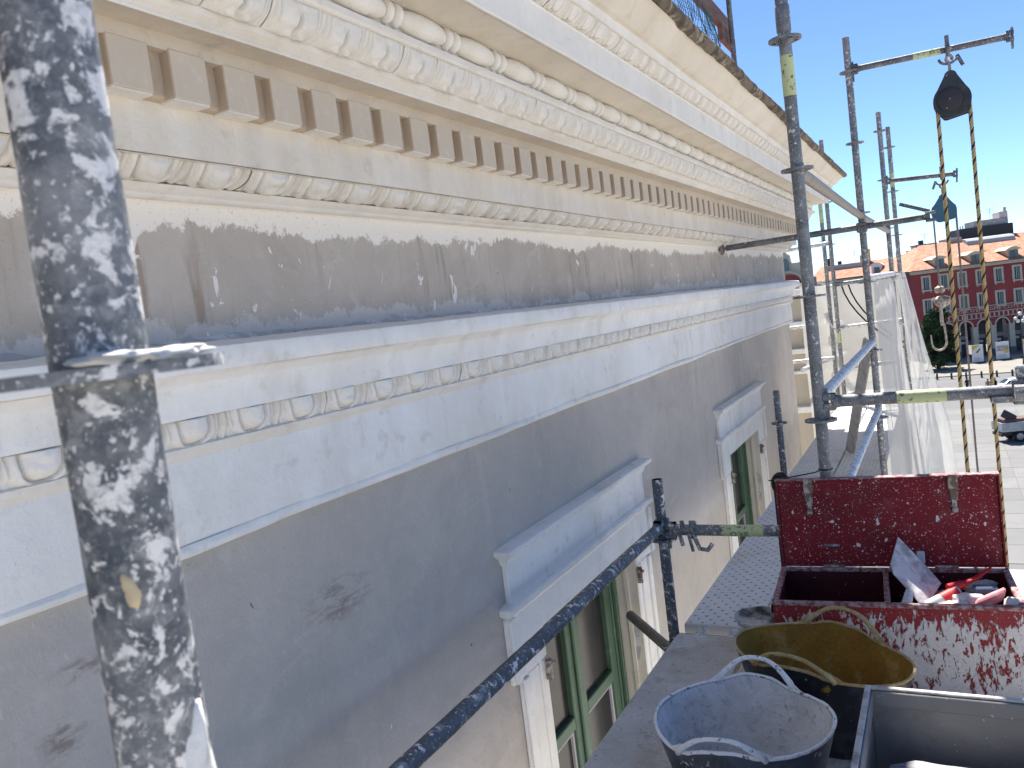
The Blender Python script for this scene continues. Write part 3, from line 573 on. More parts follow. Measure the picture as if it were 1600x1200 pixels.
# ------------------------------------------------------------------ scaffold
def rosette_mesh(material, n=32):
    R = [.0240, .033, .0525, .062]; V = []; F = []; cells = set()
    for k in range(3):
        for j in range(n):
            if k == 1:
                q = j % (n//4); 
                if q in (0, 1, 7) or q in (3, 4, 5): continue
            cells.add((k, j))
    def vid(k, j, t): return ((k*n)+(j % n))*2+t
    for k in range(4):
        for j in range(n):
            a = 2*PI*(j-.0)/n
            for t in (0, 1): V.append((R[k]*math.cos(a), R[k]*math.sin(a), (-.0045, .0045)[t]))
    for k, j in cells:
        F.append((vid(k, j, 1), vid(k+1, j, 1), vid(k+1, j+1, 1), vid(k, j+1, 1))); F.append((vid(k, j, 0), vid(k, j+1, 0), vid(k+1, j+1, 0), vid(k+1, j, 0)))
        for (kk, jj, e) in ((k, j-1, (vid(k, j, 0), vid(k+1, j, 0), vid(k+1, j, 1), vid(k, j, 1))), (k, j+1, (vid(k, j+1, 0), vid(k, j+1, 1), vid(k+1, j+1, 1), vid(k+1, j+1, 0))),
                            (k-1, j, (vid(k, j, 0), vid(k, j, 1), vid(k, j+1, 1), vid(k, j+1, 0))), (k+1, j, (vid(k+1, j, 0), vid(k+1, j+1, 0), vid(k+1, j+1, 1), vid(k+1, j, 1)))):
            if (kk, jj % n) not in cells: F.append(e)
    return MB().add(V, F).mesh('rosette', M[material])
ROS = {m: rosette_mesh(m) for m in ('tube_splash', 'tube_rail', 'tube_dark', 'tube_grey', 'tube_light', 'tube_white')}
RT = .02415
def pole(name, label, x, y, z0, z1, material, ros, group, r=RT, lean=(0, 0), collar=None, bands=(), spigot=False, wob=0.0, segs=1):
    t = thing(name, label, 'pole', (x, y, z0), group)
    P = lambda z: Vector((x+lean[0]*z, y+lean[1]*z, z))
    ob('tube', MB().tube(P(z0), P(z1-.04), r, 24, True, segs, wob).ring(P(z1-.041), P(z1), r, .004, 24), material, t, True)
    for z in ros:
        o = link('rosette', ROS[material if material in ROS else 'tube_grey'], t); q = P(z); o.location = q; o.rotation_euler.z = random.uniform(0, .5)
        if r > .0245: o.scale = (r/RT, r/RT, .8)
    if collar: ob('collar', MB().path([P(collar-.055), P(collar-.05), P(collar+.045), P(collar+.05)], [r, r+.0035, r+.0035, r], 24), material, t, True)
    for z, h, m in bands: ob('label_band', MB().tube(P(z-h/2), P(z+h/2), r+.0012, 24), m, t, True)
    return t
LV = lambda *k: [-.06+.5*i for i in k]
G1 = 'scaffold standards along the facade'
near = pole('scaffold_pole', 'thick blurred scaffold pole crusted with white plaster in the left foreground', -.428, .311, GZ, 2.2, 'tube_splash', [-.002, .498, -.502, -1.002], G1, .0262, (.006, -.004), wob=.05, segs=220)
# hardened plaster spilled on the near pole and its rosette
mb = MB()
def blob(c, rx, ry, rz_, n=9, amp=.35, seed=0):
    c = Vector(c); V = []; F = []
    for i in range(n+1):
        for j in range(2*n):
            a = PI*i/n; b = PI*j/n; d = Vector((math.sin(a)*math.cos(b), math.sin(a)*math.sin(b), math.cos(a))); s = 1+amp*noise.noise(d*1.7+Vector((seed, seed*2, 0)))
            V.append((c.x+d.x*rx*s, c.y+d.y*ry*s, c.z+d.z*rz_*s))
    for i in range(n):
        for j in range(2*n): F.append((i*2*n+j, i*2*n+(j+1) % (2*n), (i+1)*2*n+(j+1) % (2*n), (i+1)*2*n+j))
    return V, F
CR = mat('crust', (.70, .69, .67), .95, 0, [((.45, .42, .38), 'noise', 40, .6, .06, .6)], (120, .6, .003))
for c_, rx_, ry_, rz_, sd, am in (((-.403, .301, .0055), .024, .022, .004, 1, .35), ((-.398, .341, .005), .018, .018, .0035, 3, .35), ((-.382, .323, .004), .012, .015, .0035, 5, .35), ((-.4105, .3155, -.270), .0100, .0150, .085, 2, .35)):
    ob('plaster_crust', MB().add(*blob(c_, rx_, ry_, rz_, 16, am, sd)), CR, near, True, 180)
ob('ochre_smear', MB().add(*blob((-.4150, .2990, -.125), .0085, .0085, .015, 12, .5, 6)), mat('ochre_smear', (.52, .42, .27), .9), near, True, 180)
A = pole('scaffold_pole', 'grey standard with peeling pale green label, rising in front of the cornice end', -.465, 3.48, GZ, 1.30, 'tube_grey', LV(1, 0, -1, 2, -2), G1, bands=((.80, .155, 'band'),), collar=1.02)
ob('upper_tube', MB().tube((-.465, 3.48, 1.05), (-.465, 3.48, 3.0), .0205, 20), 'tube_grey', A, True)
B = pole('scaffold_pole', 'standard carrying the outrigger with the black pulley', -.47, 6.57, GZ, 1.68, 'tube_light', LV(3, 2, 1, 0, -1, -2), G1, bands=((-.90, .05, 'band_orange'),))
Cp = pole('scaffold_pole', 'standard carrying the outrigger with the blue pulley', -.44, 9.55, GZ, 1.63, 'tube_light', LV(3, 2, 1, 0, -1), G1)
Dp = pole('scaffold_pole', 'spotted standard just right of the one carrying the blue pulley outrigger', -.405, 10.63, GZ, 1.63, 'tube_light', [1.4, .9, .4, -.1, -.6], G1, bands=((1.03, .16, 'band'),))
pole('scaffold_pole', 'standard whose tip shows above the roof edge at the far corner', -1.125, 10.63, GZ, 1.63, 'tube_light', [1.4, .9, .4, -.1, -.6], G1, bands=((-.72, .12, 'band'),))
pole('scaffold_pole', 'standard with yellow band hanging below the cornice corner', -1.235, 10.95, GZ, 1.2, 'tube_light', [.46, -.04, -.54], G1, bands=((.80, .22, 'band'),))
pole('scaffold_pole', 'dark standard half hidden behind the grey one by the cornice end', -1.50, 11.9, GZ, .05, 'tube_dark', [-.06, -.56], G1)
G2 = 'short guard standards by the wall'
I1 = pole('guard_pole', 'short plaster stained guard post beside the nearer window', -1.178, 3.48, GZ, -.79, 'tube_rail', [-1.06, -1.56], G2)
I2 = pole('guard_pole', 'short guard post beside the farther window', -1.188, 6.575, GZ, -.81, 'tube_rail', [-1.065, -1.565], G2)
I0 = pole('guard_pole', 'short guard post at the near end of the spattered handrail', -1.178, .41, GZ, -.79, 'tube_rail', [-1.06, -1.56], G2)

def head(mb, p, d, r=RT):
    """cast wedge head reaching from the tube end p towards the rosette, d = unit vector outwards"""
    p = Vector(p); d = Vector(d).normalized(); up = Vector((0, 0, 1)); s = d.cross(up).normalized(); up = s.cross(d)
    T = lambda q: p+d*q.x+s*q.y+up*q.z
    mb.path([p-d*.012, p+d*.004, p+d*.016], [r+.002, r+.003, r*.8], 14)
    mb.prism([(-.020, -.033), (.020, -.033), (.020, -.008), (-.020, -.008)], 0, .044, T); mb.prism([(-.020, .008), (.020, .008), (.020, .033), (-.020, .033)], 0, .044, T)
    mb.prism([(-.016, -.033), (.016, -.033), (.016, .033), (-.016, .033)], 0, .018, T)
    return T
def rail(name, label, a, b, material, group=None, heads=(1, 1), cat='rail', r=RT, wedge=True, bands=()):
    a = Vector(a); b = Vector(b); t = thing(name, label, cat, tuple(a), group); d = (b-a).normalized(); L = (b-a).length
    a2 = a+d*(.062 if heads[0] else 0); b2 = b-d*(.062 if heads[1] else 0)
    mb = MB().tube(a2, b2, r, 20, True, max(1, int(L/.03)) if material == 'tube_rail' else 1, .06 if material == 'tube_rail' else 0)
    ob('tube', mb, material, t, True)
    for h, p, dd in ((heads[0], a2, -d), (heads[1], b2, d)):
        if h:
            mb = MB(); T = head(mb, p, dd, r); hd = ob('wedge_head', mb, material, t)
            if wedge: ob('wedge', MB().prism([(-.003, -.085), (.003, -.085), (.003, .055), (-.003, .055)], .026, .042, T), material, hd)
    for s, w, m in bands:
        c = a+d*s; ob('label_band', MB().tube(c-d*w/2, c+d*w/2, r+.0012, 22, False), m, t, True)
    return t
def band_text(t, body, a, b, s, size, ang, r=RT, flip=False):
    a = Vector(a); b = Vector(b); d = (b-a).normalized(); c = a+d*s; up = Vector((0, 0, 1)); side = d.cross(up).normalized(); up = side.cross(d)
    vs_, fs_ = text_mesh(body, size); rr = r+.0020; V = []
    for q in vs_:
        x, y = (q.x, q.y) if not flip else (-q.x, -q.y)
        w = ang+y/rr; V.append(c+d*x+side*math.cos(w)*rr+up*math.sin(w)*rr)
    ob('lettering', MB().add(V, fs_), 'ink', t)
def offz(z): return z+.033
G3 = 'ledgers and guard rails'
XR = -.465
rail('guard_rail', 'dark handrail spattered with white plaster running past the nearer window', (-1.178, .41, -1.0), (-1.178, 3.48, -1.0), 'tube_rail', G3)
rail('guard_rail', 'grey dusty upper ledger sloping down from the labelled standard past the cornice corner', (XR, 3.48, .435), (XR-.005, 6.57, .415), 'tube_dusty', G3)
rail('guard_rail', 'upper ledger continuing behind the bracing tube to the blue pulley standard', (XR-.005, 6.57, .415), (-.44, 9.55, .41), 'tube_dusty', G3)
rail('guard_rail', 'pale blue-white guard rail between the two tall standards, upper one', (XR, 3.48, -.475), (XR-.005, 6.57, -.50), 'tube_white', G3)
rail('guard_rail', 'whitewashed lower guard rail disappearing behind the red lid', (XR, 3.48, -.975), (XR-.005, 6.57, -1.0), 'tube_white', G3)
TA, TB = (XR, 3.48, -.487), (.66, 3.48, -.487)
t = rail('end_rail', 'sunlit grey end rail with worn yellow label above the red toolbox', TA, TB, 'tube_grey', G3, (1, 0), bands=((.37, .17, 'band'),))
mb = MB().tube((.205, 3.42, -.487), (.255, 3.42, -.487), .03, 14).bbox(.20, .27, 3.445, 3.51, -.535, -.44, .006).bbox(.215, .25, 3.45, 3.50, -.44, -.395, .005)
mb.bbox(.13, .205, 3.44, 3.50, -.525, -.50, .005)
ob('coupler', mb, 'tube_grey', t)
TI, TJ = (-1.178, 3.48, -1.02), (-.465, 3.48, -1.02)
t = rail('cross_rail', 'plaster splashed cross rail with green label, left of the toolbox lid', TI, TJ, 'tube_light', G3, bands=((.36, .17, 'band'),))
band_text(t, 'BRIO', TI, TJ, .345, .036, -PI*.12, flip=True)
cp = thing('scaffold_coupler', 'open rusty half coupler hanging from the splashed cross rail by the guard post', 'coupler', (-1.05, 3.48, -1.02))
mb = MB().path([(-1.035, 3.48+.034*math.cos(a), -1.02+.034*math.sin(a)) for a in [i*2*PI/16 for i in range(17)]], .009, 8, False, flat=1).tube((-1.045, 3.43, -1.03), (-1.045, 3.47, -1.11), .008, 8)
mb.path([(-1.02, 3.44, -1.05), (-1.0, 3.42, -1.085), (-.965, 3.42, -1.09), (-.945, 3.43, -1.065)], .010, 8).tube((-1.03, 3.43, -.995), (-1.03, 3.43, -.965), .010, 8).tube((-1.085, 3.43, -1.03), (-1.075, 3.43, -1.075), .009, 8).tube((-1.07, 3.43, -.965), (-1.07, 3.43, -1.0), .010, 8)
ob('clamp', mb, 'tube_light', cp, True)
t = thing('wall_tie', 'long dark wall tie tube clamped across the second tall standard', 'tie tube', (-1.45, 6.50, .33))
ob('tube', MB().tube((-1.44, 6.505, .330), (-.05, 6.505, .342), .0225, 18), 'tube_dark', t, True)
ob('tie_eye', MB().path([(-1.47+.0, 6.505+.035*math.cos(a), .325+.035*math.sin(a)) for a in [i*2*PI/14 for i in range(15)]], .011, 8, False).tube((-1.5, 6.505, .325), (-1.44, 6.505, .325), .012, 8), 'tube_dusty', t, True)
ob('end_clamp', MB().bbox(-.06, .005, 6.46, 6.55, .305, .325, .004).bbox(-.06, .005, 6.46, 6.55, .358, .375, .004).bbox(-.075, -.03, 6.47, 6.54, .325, .358, .004), 'tube_dark', t)
ob('clamp_bolt', MB().tube((-.03, 6.49, .375), (-.215, 6.49, .455), .013, 10), 'tube_dark', t, True)
ob('standard_clamp', MB().bbox(-.505, -.435, 6.485, 6.545, .30, .37, .006).tube((-.47, 6.50, .28), (-.47, 6.50, .41), .01, 8), 'tube_dark', t)
t = rail('wall_tie', 'plaster brown tie stub between the guard post and the nearer window', (-1.175, 3.44, -1.575), (-1.50, 3.79, -1.555), 'tube_dusty', None, (0, 0), 'tie tube')
ob('flange', MB().path([(-1.165, 3.43, -1.578), (-1.175, 3.44, -1.577)], .042, 14), 'tube_dusty', t)
def outrigger(label, a, b, px, body, bandpos, material, bolt=1):
    t = rail('outrigger', label, a, b, material, 'pulley outriggers', (1, 1), 'outrigger', .0215, bands=((bandpos, .17, 'band'),) if bandpos else ())
    if body: band_text(t, body, a, b, bandpos+.05, .034, -.15, .0215)
    z = a[2]+(b[2]-a[2])*(px-a[0])/(b[0]-a[0]); y = a[1]
    mb = MB().path([(px, y+.036*math.cos(w), z+.036*math.sin(w)) for w in [i*2*PI/16 for i in range(17)]], .014, 8, False)
    mb.path([(px+.055*math.cos(w), y, z-.055+.04*math.sin(w)) for w in [PI+i*PI/12 for i in range(13)]], .009, 8).tube((px, y-.03, z+.02), (px, y-.03, z+.085), .014, 10).tube((px+.055*bolt, y, z-.05), (px+.085*bolt, y-.01, z-.125), .012, 8)
    ob('hanger_clamp', mb, 'tube_dark', t, True); return z
z1 = outrigger('topmost outrigger tube holding the black pulley', (-.47, 6.57, 1.452), (.56, 6.57, 1.432), .155, 'BRIO', .50, 'tube_dark')
z2 = outrigger('lower outrigger tube holding the blue pulley', (-.44, 9.55, .925), (.25, 9.55, .878), .085, None, None, 'tube_dark', -1)
# rails round the far corner
for a, b, m, lab in (((-1.9, 10.63, .40), (-1.125, 10.63, .42), 'tube_white', 'short sunlit tube under the cornice end by the far standards'), ((-1.125, 10.63, -.08), (-.405, 10.63, -.06), 'tube_light', 'far cross tube at eye level joining the corner standards'),
                     ((-1.125, 10.63, -.60), (-.405, 10.63, -.58), 'tube_white', 'far white cross tube under the one at eye level'), ((-1.125, 10.63, -1.08), (-.405, 10.63, -1.06), 'tube_light', 'lowest far cross tube behind the leaning board'),
                     ((-2.3, 10.63, -.98), (-1.2, 10.63, -.96), 'tube_white', 'plastered far tube ending beside the wall corner'), ((-1.5, 10.1, -1.02), (-1.2, 11.9, -1.02), 'tube_white', 'stubby white tube pointing out between the far standards'),
                     ((-2.3, 11.9, -.62), (-1.2, 11.9, -.60), 'tube_white', 'white tube across the pale wall beyond the corner')):
    rail('cross_rail', lab, a, b, m, G3, (0, 0))

# decks
def deck(label, x0, x1, y0, y1, z, material, group):
    t = thing('scaffold_deck', label, 'deck', ((x0+x1)/2, (y0+y1)/2, z-.06), group)
    me = MB().bbox(x0, x1, y0, y1, z-.055, z, .006).mesh('deck_plate', M[material])
    me.transform(Matrix.Translation((-(x0+x1)/2, -y0, 0))); o = link('deck_plate', me, t); o.location = ((x0+x1)/2, y0, 0)
    for y, s in ((y0, -1), (y1, 1)):
        for fx in (.28, .72):
            x = x0+(x1-x0)*fx
            ob('claw', MB().bbox(x-.022, x+.022, min(y, y+s*.045), max(y, y+s*.045), z-.030, z-.006, .006).bbox(x-.022, x+.022, min(y+s*.035, y+s*.055), max(y+s*.035, y+s*.055), z-.06, z-.012, .005), 'tube_white', t)
ZD = -1.50
deck('dusty brown stained deck below the handrail, under the white tub', -1.165, -.835, .44, 3.49, ZD, 'deck_dusty', 'scaffold decks')
deck('dusty deck under the ochre tub', -.820, -.495, .44, 3.49, ZD, 'deck_dusty', 'scaffold decks')
for i, lab in enumerate(('deck under the left side of the grey metal crate', 'deck under the middle of the grey metal crate', 'outermost deck under the right side of the crate')):
    deck(lab, -.435+i*.345, -.105+i*.345, .44, 3.46, ZD, 'deck_dusty', 'scaffold decks')
deck('perforated pale deck left of the toolbox lid', -1.165, -.835, 3.60, 6.53, ZD, 'deck', 'scaffold decks')
deck('perforated deck running behind the toolbox lid', -.820, -.495, 3.60, 6.53, ZD, 'deck', 'scaffold decks')
deck('perforated deck along the wall below the farther guard post', -1.175, -.845, 6.64, 9.55, ZD, 'deck', 'scaffold decks')
deck('perforated deck under the leaning board', -.830, -.495, 6.64, 9.55, ZD, 'deck', 'scaffold decks')
deck('sunlit deck at the far corner, wall side', -1.175, -.845, 9.62, 11.6, ZD, 'deck', 'scaffold decks')
deck('sunlit deck at the far corner, square side', -.830, -.495, 9.62, 11.6, ZD, 'deck', 'scaffold decks')
for (ya, xa, xb2, lab) in ((3.545, -1.178, -.465, 'dark deck bearer between the dusty and the perforated deck'), (6.585, -1.188, -.465, 'deck bearer at the second tall standard'), (9.585, -1.188, -.44, 'deck bearer at the far corner'), (3.47, -.465, .66, 'deck bearer below the red toolbox')):
    rail('deck_bearer', lab, (xa, ya, ZD-.05), (xb2, ya, ZD-.05), 'tube_dark', 'deck bearers', (0, 0))
brd = MB(); c0 = Vector((-.80, 7.5, ZD)); c1 = Vector((-.515, 6.70, -.50)); dv = (c1-c0).normalized(); sv = dv.cross(Vector((.55, .83, 0))).normalized(); nv = sv.cross(dv)
brd.bbox(0, (c1-c0).length, -.045, .045, 0, .02, .003, lambda q: c0+dv*q.x+sv*q.y+nv*q.z)
tag(ob('leaning_board', brd, 'board_grey'), 'weathered grey board leaning between the deck and the second tall standard', 'board')
cb = [Vector((-.69, 3.46, -.80)), Vector((-.60, 3.45, -.785)), Vector((-.50, 3.44, -.765))]+[Vector((-.465+.0265*math.cos(a), 3.48+.0265*math.sin(a), -.76)) for a in [PI*1.25+i*.3 for i in range(20)]]
tag(ob('cable_tie', MB().path(cb, .0028, 6), 'black_plastic'), 'black cable tie strapped round the grey standard above the toolbox', 'cable tie')

# ------------------------------------------------------------------ toolbox, tubs, crate on the deck
bx = thing('toolbox', 'open dark red steel toolbox spattered with white plaster, lid standing up', 'toolbox', (-.22, 3.22, ZD))
ca, sa = math.cos(.072), math.sin(.072)
def TB_(q): return Vector((-.628+q.x*ca-q.y*sa, 3.005+q.x*sa+q.y*ca, ZD+q.z))
BW, BD, BH = .80, .385, .352; th = .006
ob('front_panel', MB().bbox(0, BW, 0, th, 0, BH, .002, TB_), 'red_front', bx)
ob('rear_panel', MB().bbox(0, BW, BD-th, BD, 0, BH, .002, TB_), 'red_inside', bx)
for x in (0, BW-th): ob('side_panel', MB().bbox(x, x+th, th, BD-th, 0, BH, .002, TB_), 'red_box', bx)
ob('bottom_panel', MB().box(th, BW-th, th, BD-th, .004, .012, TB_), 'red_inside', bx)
mb = MB().bbox(-.003, BW+.003, -.006, .014, BH-.012, BH+.004, .003, TB_).bbox(-.003, BW+.003, BD-.012, BD+.003, BH-.012, BH+.004, .003, TB_)
mb.bbox(-.004, .018, .014, BD-.012, BH-.012, BH+.0035, .003, TB_).bbox(BW-.018, BW+.004, .014, BD-.012, BH-.012, BH+.0035, .003, TB_); ob('rim', mb, 'red_edge', bx)
ob('divider', MB().bbox(.375, .395, .012, BD-.012, .05, BH-.004, .003, TB_), 'red_edge', bx)
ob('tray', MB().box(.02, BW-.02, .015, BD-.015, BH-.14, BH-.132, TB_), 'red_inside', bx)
lean = .075
def TL(q): return TB_(Vector((q.x, BD+.004+q.y+q.z*lean, BH+q.z)))
lid = ob('lid', MB().bbox(0, BW, .026, .032, .004, .352, .002, TL).bbox(0, .007, 0, .026, .004, .352, .002, TL).bbox(BW-.007, BW, 0, .026, .004, .352, .002, TL).bbox(.007, BW-.007, 0, .026, .345, .352, .002, TL).bbox(.007, BW-.007, .004, .026, .004, .010, .002, TL), 'red_box', bx)
lf = ob('lid_lining', MB().bbox(.007, BW-.007, .012, .0255, .010, .3445, .002, TL), 'red_box', lid)
ob('lid_edge', MB().bbox(-.002, BW+.002, -.004, .034, .3525, .3565, .0015, TL), 'red_edge', lid)
for x in (.125, .645):
    ob('hasp', MB().bbox(x-.017, x+.017, -.004, .010, .300, .358, .003, TL).bbox(x-.014, x+.014, .002, .011, .262, .300, .003, TL).prism([(0, 0), (.01, 0), (.01, .05), (0, .05)], x-.008, x+.008, lambda q: TL(Vector((q.x, q.y, .215+q.z)))).bbox(x-.010, x+.010, -.012, .004, .215, .235, .004, TL), 'rust_bit', lid)
for x in (.2, .6): ob('hinge', MB().tube(TB_(Vector((x-.04, BD+.008, BH+.006))), TB_(Vector((x+.04, BD+.008, BH+.006))), .006, 8), 'rust_bit', bx, True)
ob('lid_catch', MB().bbox(.50, .528, -.004, .012, .02, .065, .003, TL), 'spatula', lid)
# things lying in the toolbox
def TP(x, y, z=0.0): return TB_(Vector((x, y, BH+z)))
T0 = 'tools in the toolbox'
t = thing('plaster_spatula', 'broad plaster caked spatula standing up against the red lid', 'spatula', tuple(TP(.45, .10, -.05)), T0)
sp0 = TP(.465, .16, -.03); sd = (TP(.435, .325, .125)-sp0); e_a = (TP(.55, .24, .0)-TP(.45, .18, .03))
pts = [(.40, -.13), (.43, .10), (.405, .155), (.49, .175), (.56, .10)]
mb = MB(); outl = [TP(.412, .20, .040), TP(.405, .23, .068), TP(.440, .335, .142), TP(.520, .30, .048), TP(.568, .24, -.006), TP(.500, .12, -.060), TP(.470, .15, -.022)]
nrm = Vector((.35, -.85, .25)).normalized(); n = len(outl)
mb.add([p-nrm*.004 for p in outl]+[p+nrm*.004+Vector((0, 0, .002*math.sin(i*2.3))) for i, p in enumerate(outl)], [tuple(range(n)), tuple(reversed(range(n, 2*n)))]+[(i, (i+1) % n, n+(i+1) % n, n+i) for i in range(n)]); ob('blade', mb, 'spatula', t)
ob('handle', MB().path([TP(.46, .16, -.01), TP(.445, .10, -.04), TP(.43, .05, -.06)], [.014, .019, .017], 10), 'spatula', t, True)
t = thing('sealant_cartridge', 'grey sealant cartridge with red label lying across the toolbox', 'cartridge', tuple(TP(.52, .05, -.05)), T0)
a_, b_ = TP(.465, .045, -.052), TP(.615, .155, -.008); dd = (b_-a_)
ob('barrel', MB().path([a_, a_+dd*.04, b_], [.018, .024, .024], 16), 'tube_plastic', t, True)
ob('label', MB().path([a_+dd*.62, a_+dd*.97], .0247, 16, False), 'label_red', t, True)
t = thing('red_brush', 'red plastic brush with long handle pointing to the toolbox corner', 'brush', tuple(TP(.6, .13, -.02)), T0)
ob('ferrule', MB().path([TP(.585, .155, .006), TP(.635, .18, .012)], .016, 10), 'red_plastic', t, True)
ob('handle', MB().path([TP(.625, .175, .01), TP(.68, .22, .022), TP(.735, .28, .04)], [.014, .011, .006], 8, flat=.7), 'red_plastic', t, True)
t = tag(ob('sponge_block', MB().bbox(-.055, .055, -.026, .026, -.024, .024, .008, lambda q: TP(.705, .085, -.008)+Vector((q.x*.86+q.z*.2, q.x*.42+q.y*.9, q.x*.30-q.y*.1+q.z*.9))), 'pink_rubber'), 'pink rubber float block in the right end of the toolbox', 'block', T0)
def lump(name, label, cat, c, r, m, seed, amp=.5): tag(ob(name, MB().add(*blob(c, *r, 10, amp, seed)), m, None, True, 180), label, cat, T0)
lump('rag', 'crumpled white rag in the sun between the cartridge and the pink block', 'rag', TP(.60, .06, -.035), (.055, .035, .028), 'rag', 11)
lump('rag', 'pale pink crumpled glove behind the white rag', 'glove', TP(.645, .10, -.018), (.052, .03, .024), 'rag', 17)
lump('plastic_bag', 'greenish plastic bag at the front edge of the toolbox', 'bag', TP(.67, .035, -.035), (.055, .025, .022), 'bag_green', 23)
tag(ob('jar', MB().lathe([(0, 0), (.026, 0), (.028, .01), (.028, .06), (.024, .066), (.024, .078), (0, .078)], 16, lambda q: TP(.665, .20, -.02)+Vector((q.z, q.x*.9, q.y*.9))), 'blue_jar', None, True), 'small dark blue jar on its side behind the pink block', 'jar', T0)
lump('rag', 'white cloth hanging in the far right corner of the toolbox', 'rag', TP(.765, .05, -.012), (.022, .03, .03), 'rag', 31)
lump('plaster_lump', 'dark grey dried plaster lump behind the cartridge in the toolbox', 'lump', TP(.57, .25, -.06), (.05, .03, .022), 'pan', 41)
lump('rag', 'grey rag stuffed against the rear wall of the toolbox', 'rag', TP(.70, .31, -.05), (.06, .03, .03), 'mortar', 43)
lump('glove', 'crumpled reddish work glove under the brush handle', 'glove', TP(.56, .11, -.055), (.045, .03, .02), 'pink_rubber', 47)
lump('plaster_lump', 'small white plaster chunk beside the divider of the toolbox', 'lump', TP(.425, .11, -.10), (.03, .025, .02), 'rag', 53)
tag(ob('paint_stick', MB().path([TP(.41, .03, -.075), TP(.455, .13, -.03)], .007, 6, flat=.5), 'handle_wood'), 'thin wooden stick beside the spatula handle in the toolbox', 'stick', T0)
tag(ob('chisel_handle', MB().path([TP(.43, .025, -.07), TP(.40, .01, -.08)], .013, 8), 'handle_wood', None, True), 'dark wooden tool grip lying by the divider of the toolbox', 'grip', T0)

def tub(label, cx, cy, a, b, ang, zr, h, m_out, m_in, m_rim, tilt=(0, 0), grp='builders tubs'):
    t = thing('flexible_tub', label, 'tub', (cx, cy, ZD), grp); ct, st = math.cos(ang), math.sin(ang)
    zb_ = ZD+.003
    def rad(k): return .66+.34*k**.85
    def pt(u, k, off=0.0):
        w = 2*PI*u; rr = rad(k); x = (a*rr-off)*math.cos(w); y = (b*rr-off)*math.sin(w)
        wav = 1+.018*math.sin(3*w+cx*9)+.010*math.sin(5*w)
        lift = .020*math.exp(-((math.sin(w)**2-1)/.10)**2)
        X = cx+(x*ct-y*st)*wav; Y = cy+(x*st+y*ct)*wav
        return (X, Y, zb_+k*(zr-zb_+lift+tilt[0]*(X-cx)+tilt[1]*(Y-cy)+.004*math.sin(4*w)))
    N = 72
    ob('body', MB().grid(N, 14, lambda u, k: pt(u, k), True).add([pt(i/N, 0) for i in range(N)], [tuple(range(N))]), m_out, t, True, 180)
    ob('plaster_lining', MB().grid(N, 14, lambda u, k: pt(u, .04+.955*k, .007), True).add([pt(i/N, .04, .007) for i in range(N)], [tuple(range(N))]), m_in, t, True, 180)
    ob('rim', MB().path([Vector(pt(i/N, 1.0, .002))+Vector((0, 0, .002)) for i in range(N+1)], .0050, 8, False, wob=.4), m_rim, t, True, 180)
    for s in (1, -1):
        p0, p1 = .25*s-.075, .25*s+.075; q0, q1 = Vector(pt(p0 % 1, 1)), Vector(pt(p1 % 1, 1)); mid = Vector(pt((.25*s) % 1, 1)); out = (mid-Vector((cx, cy, mid.z))).normalized()
        P = []
        for i in range(21):
            k = i/20; base = Vector(pt((p0+(p1-p0)*k) % 1, 1)); arch = math.sin(PI*k)**.55
            P.append(base+Vector((0, 0, h*arch))+out*(.018*arch))
        ob('handle', MB().path(P, [.0112-.004*math.sin(PI*i/20) for i in range(21)], 10, wob=.15, flat=.8), m_rim, t, True, 180)
        for k0, sg in ((p0, -1), (p1, 1)):
            c = [Vector(pt((k0+sg*d) % 1, 1)) for d in (.045, .03, .015, 0, -.008)]; hh = [0, .003, .012, .028, .04]
            V = []; 
            for q, z in zip(c, hh): V += [q, q+Vector((0, 0, z*h/.06))+out*.006*z*20]
            ob('handle_root', MB().add(V, [(2*i, 2*i+2, 2*i+3, 2*i+1) for i in range(4)]), m_rim, t, True, 180)
    return t
tub('black rubber tub lined with dried white plaster at the front', -.600, 2.275, .252, .238, -.02, -1.222, .050, 'tub_black', 'lining_white', 'rim_white')
tub('dark tub with ochre yellow inside standing against the red toolbox', -.440, 2.745, .288, .205, -.30, -1.215, .052, 'tub_navy', 'lining_ochre', 'rim_ochre', (-.06, 0))

t = thing('metal_crate', 'grey sheet metal crate with folded rim in the bottom right corner', 'crate', (.13, 1.95, ZD)); cz = -1.105; x0, x1, y0, y1 = -.252, .56, 1.50, 2.300
for n_, q in (('side_panel', (x0, x0+.005, y0, y1)), ('side_panel', (x1-.005, x1, y0, y1)), ('end_panel', (x0+.005, x1-.005, y0, y0+.005)), ('end_panel', (x0+.005, x1-.005, y1-.005, y1))):
    ob(n_, MB().bbox(*q, ZD+.004, cz-.003, .0015), 'crate', t)
ob('bottom_panel', MB().box(x0+.005, x1-.005, y0+.005, y1-.005, ZD+.006, ZD+.012), 'crate', t)
ob('rim', MB().bbox(x0-.008, x1+.008, y1-.007, y1+.008, cz-.004, cz+.004, .002).bbox(x0-.008, x0+.007, y0-.008, y1-.007, cz-.004, cz+.004, .002).bbox(x1-.007, x1+.008, y0-.008, y1-.007, cz-.004, cz+.004, .002).bbox(x0-.008, x1+.008, y0-.008, y0+.007, cz-.004, cz+.004, .002), 'crate_edge', t)
ob('folded_flange', MB().bbox(x0+.006, x1-.006, y1-.014, y1-.006, cz-.045, cz-.004, .002).bbox(x0+.006, x0+.013, y0, y1-.015, cz-.045, cz-.004, .002), 'crate', t)
P0 = Vector((-.200, 2.11, -1.255)); P1 = Vector((.50, 2.10, -1.27)); dv = (P1-P0).normalized(); sv = Vector((0, 0, 1)).cross(dv).normalized(); uv = dv.cross(sv)
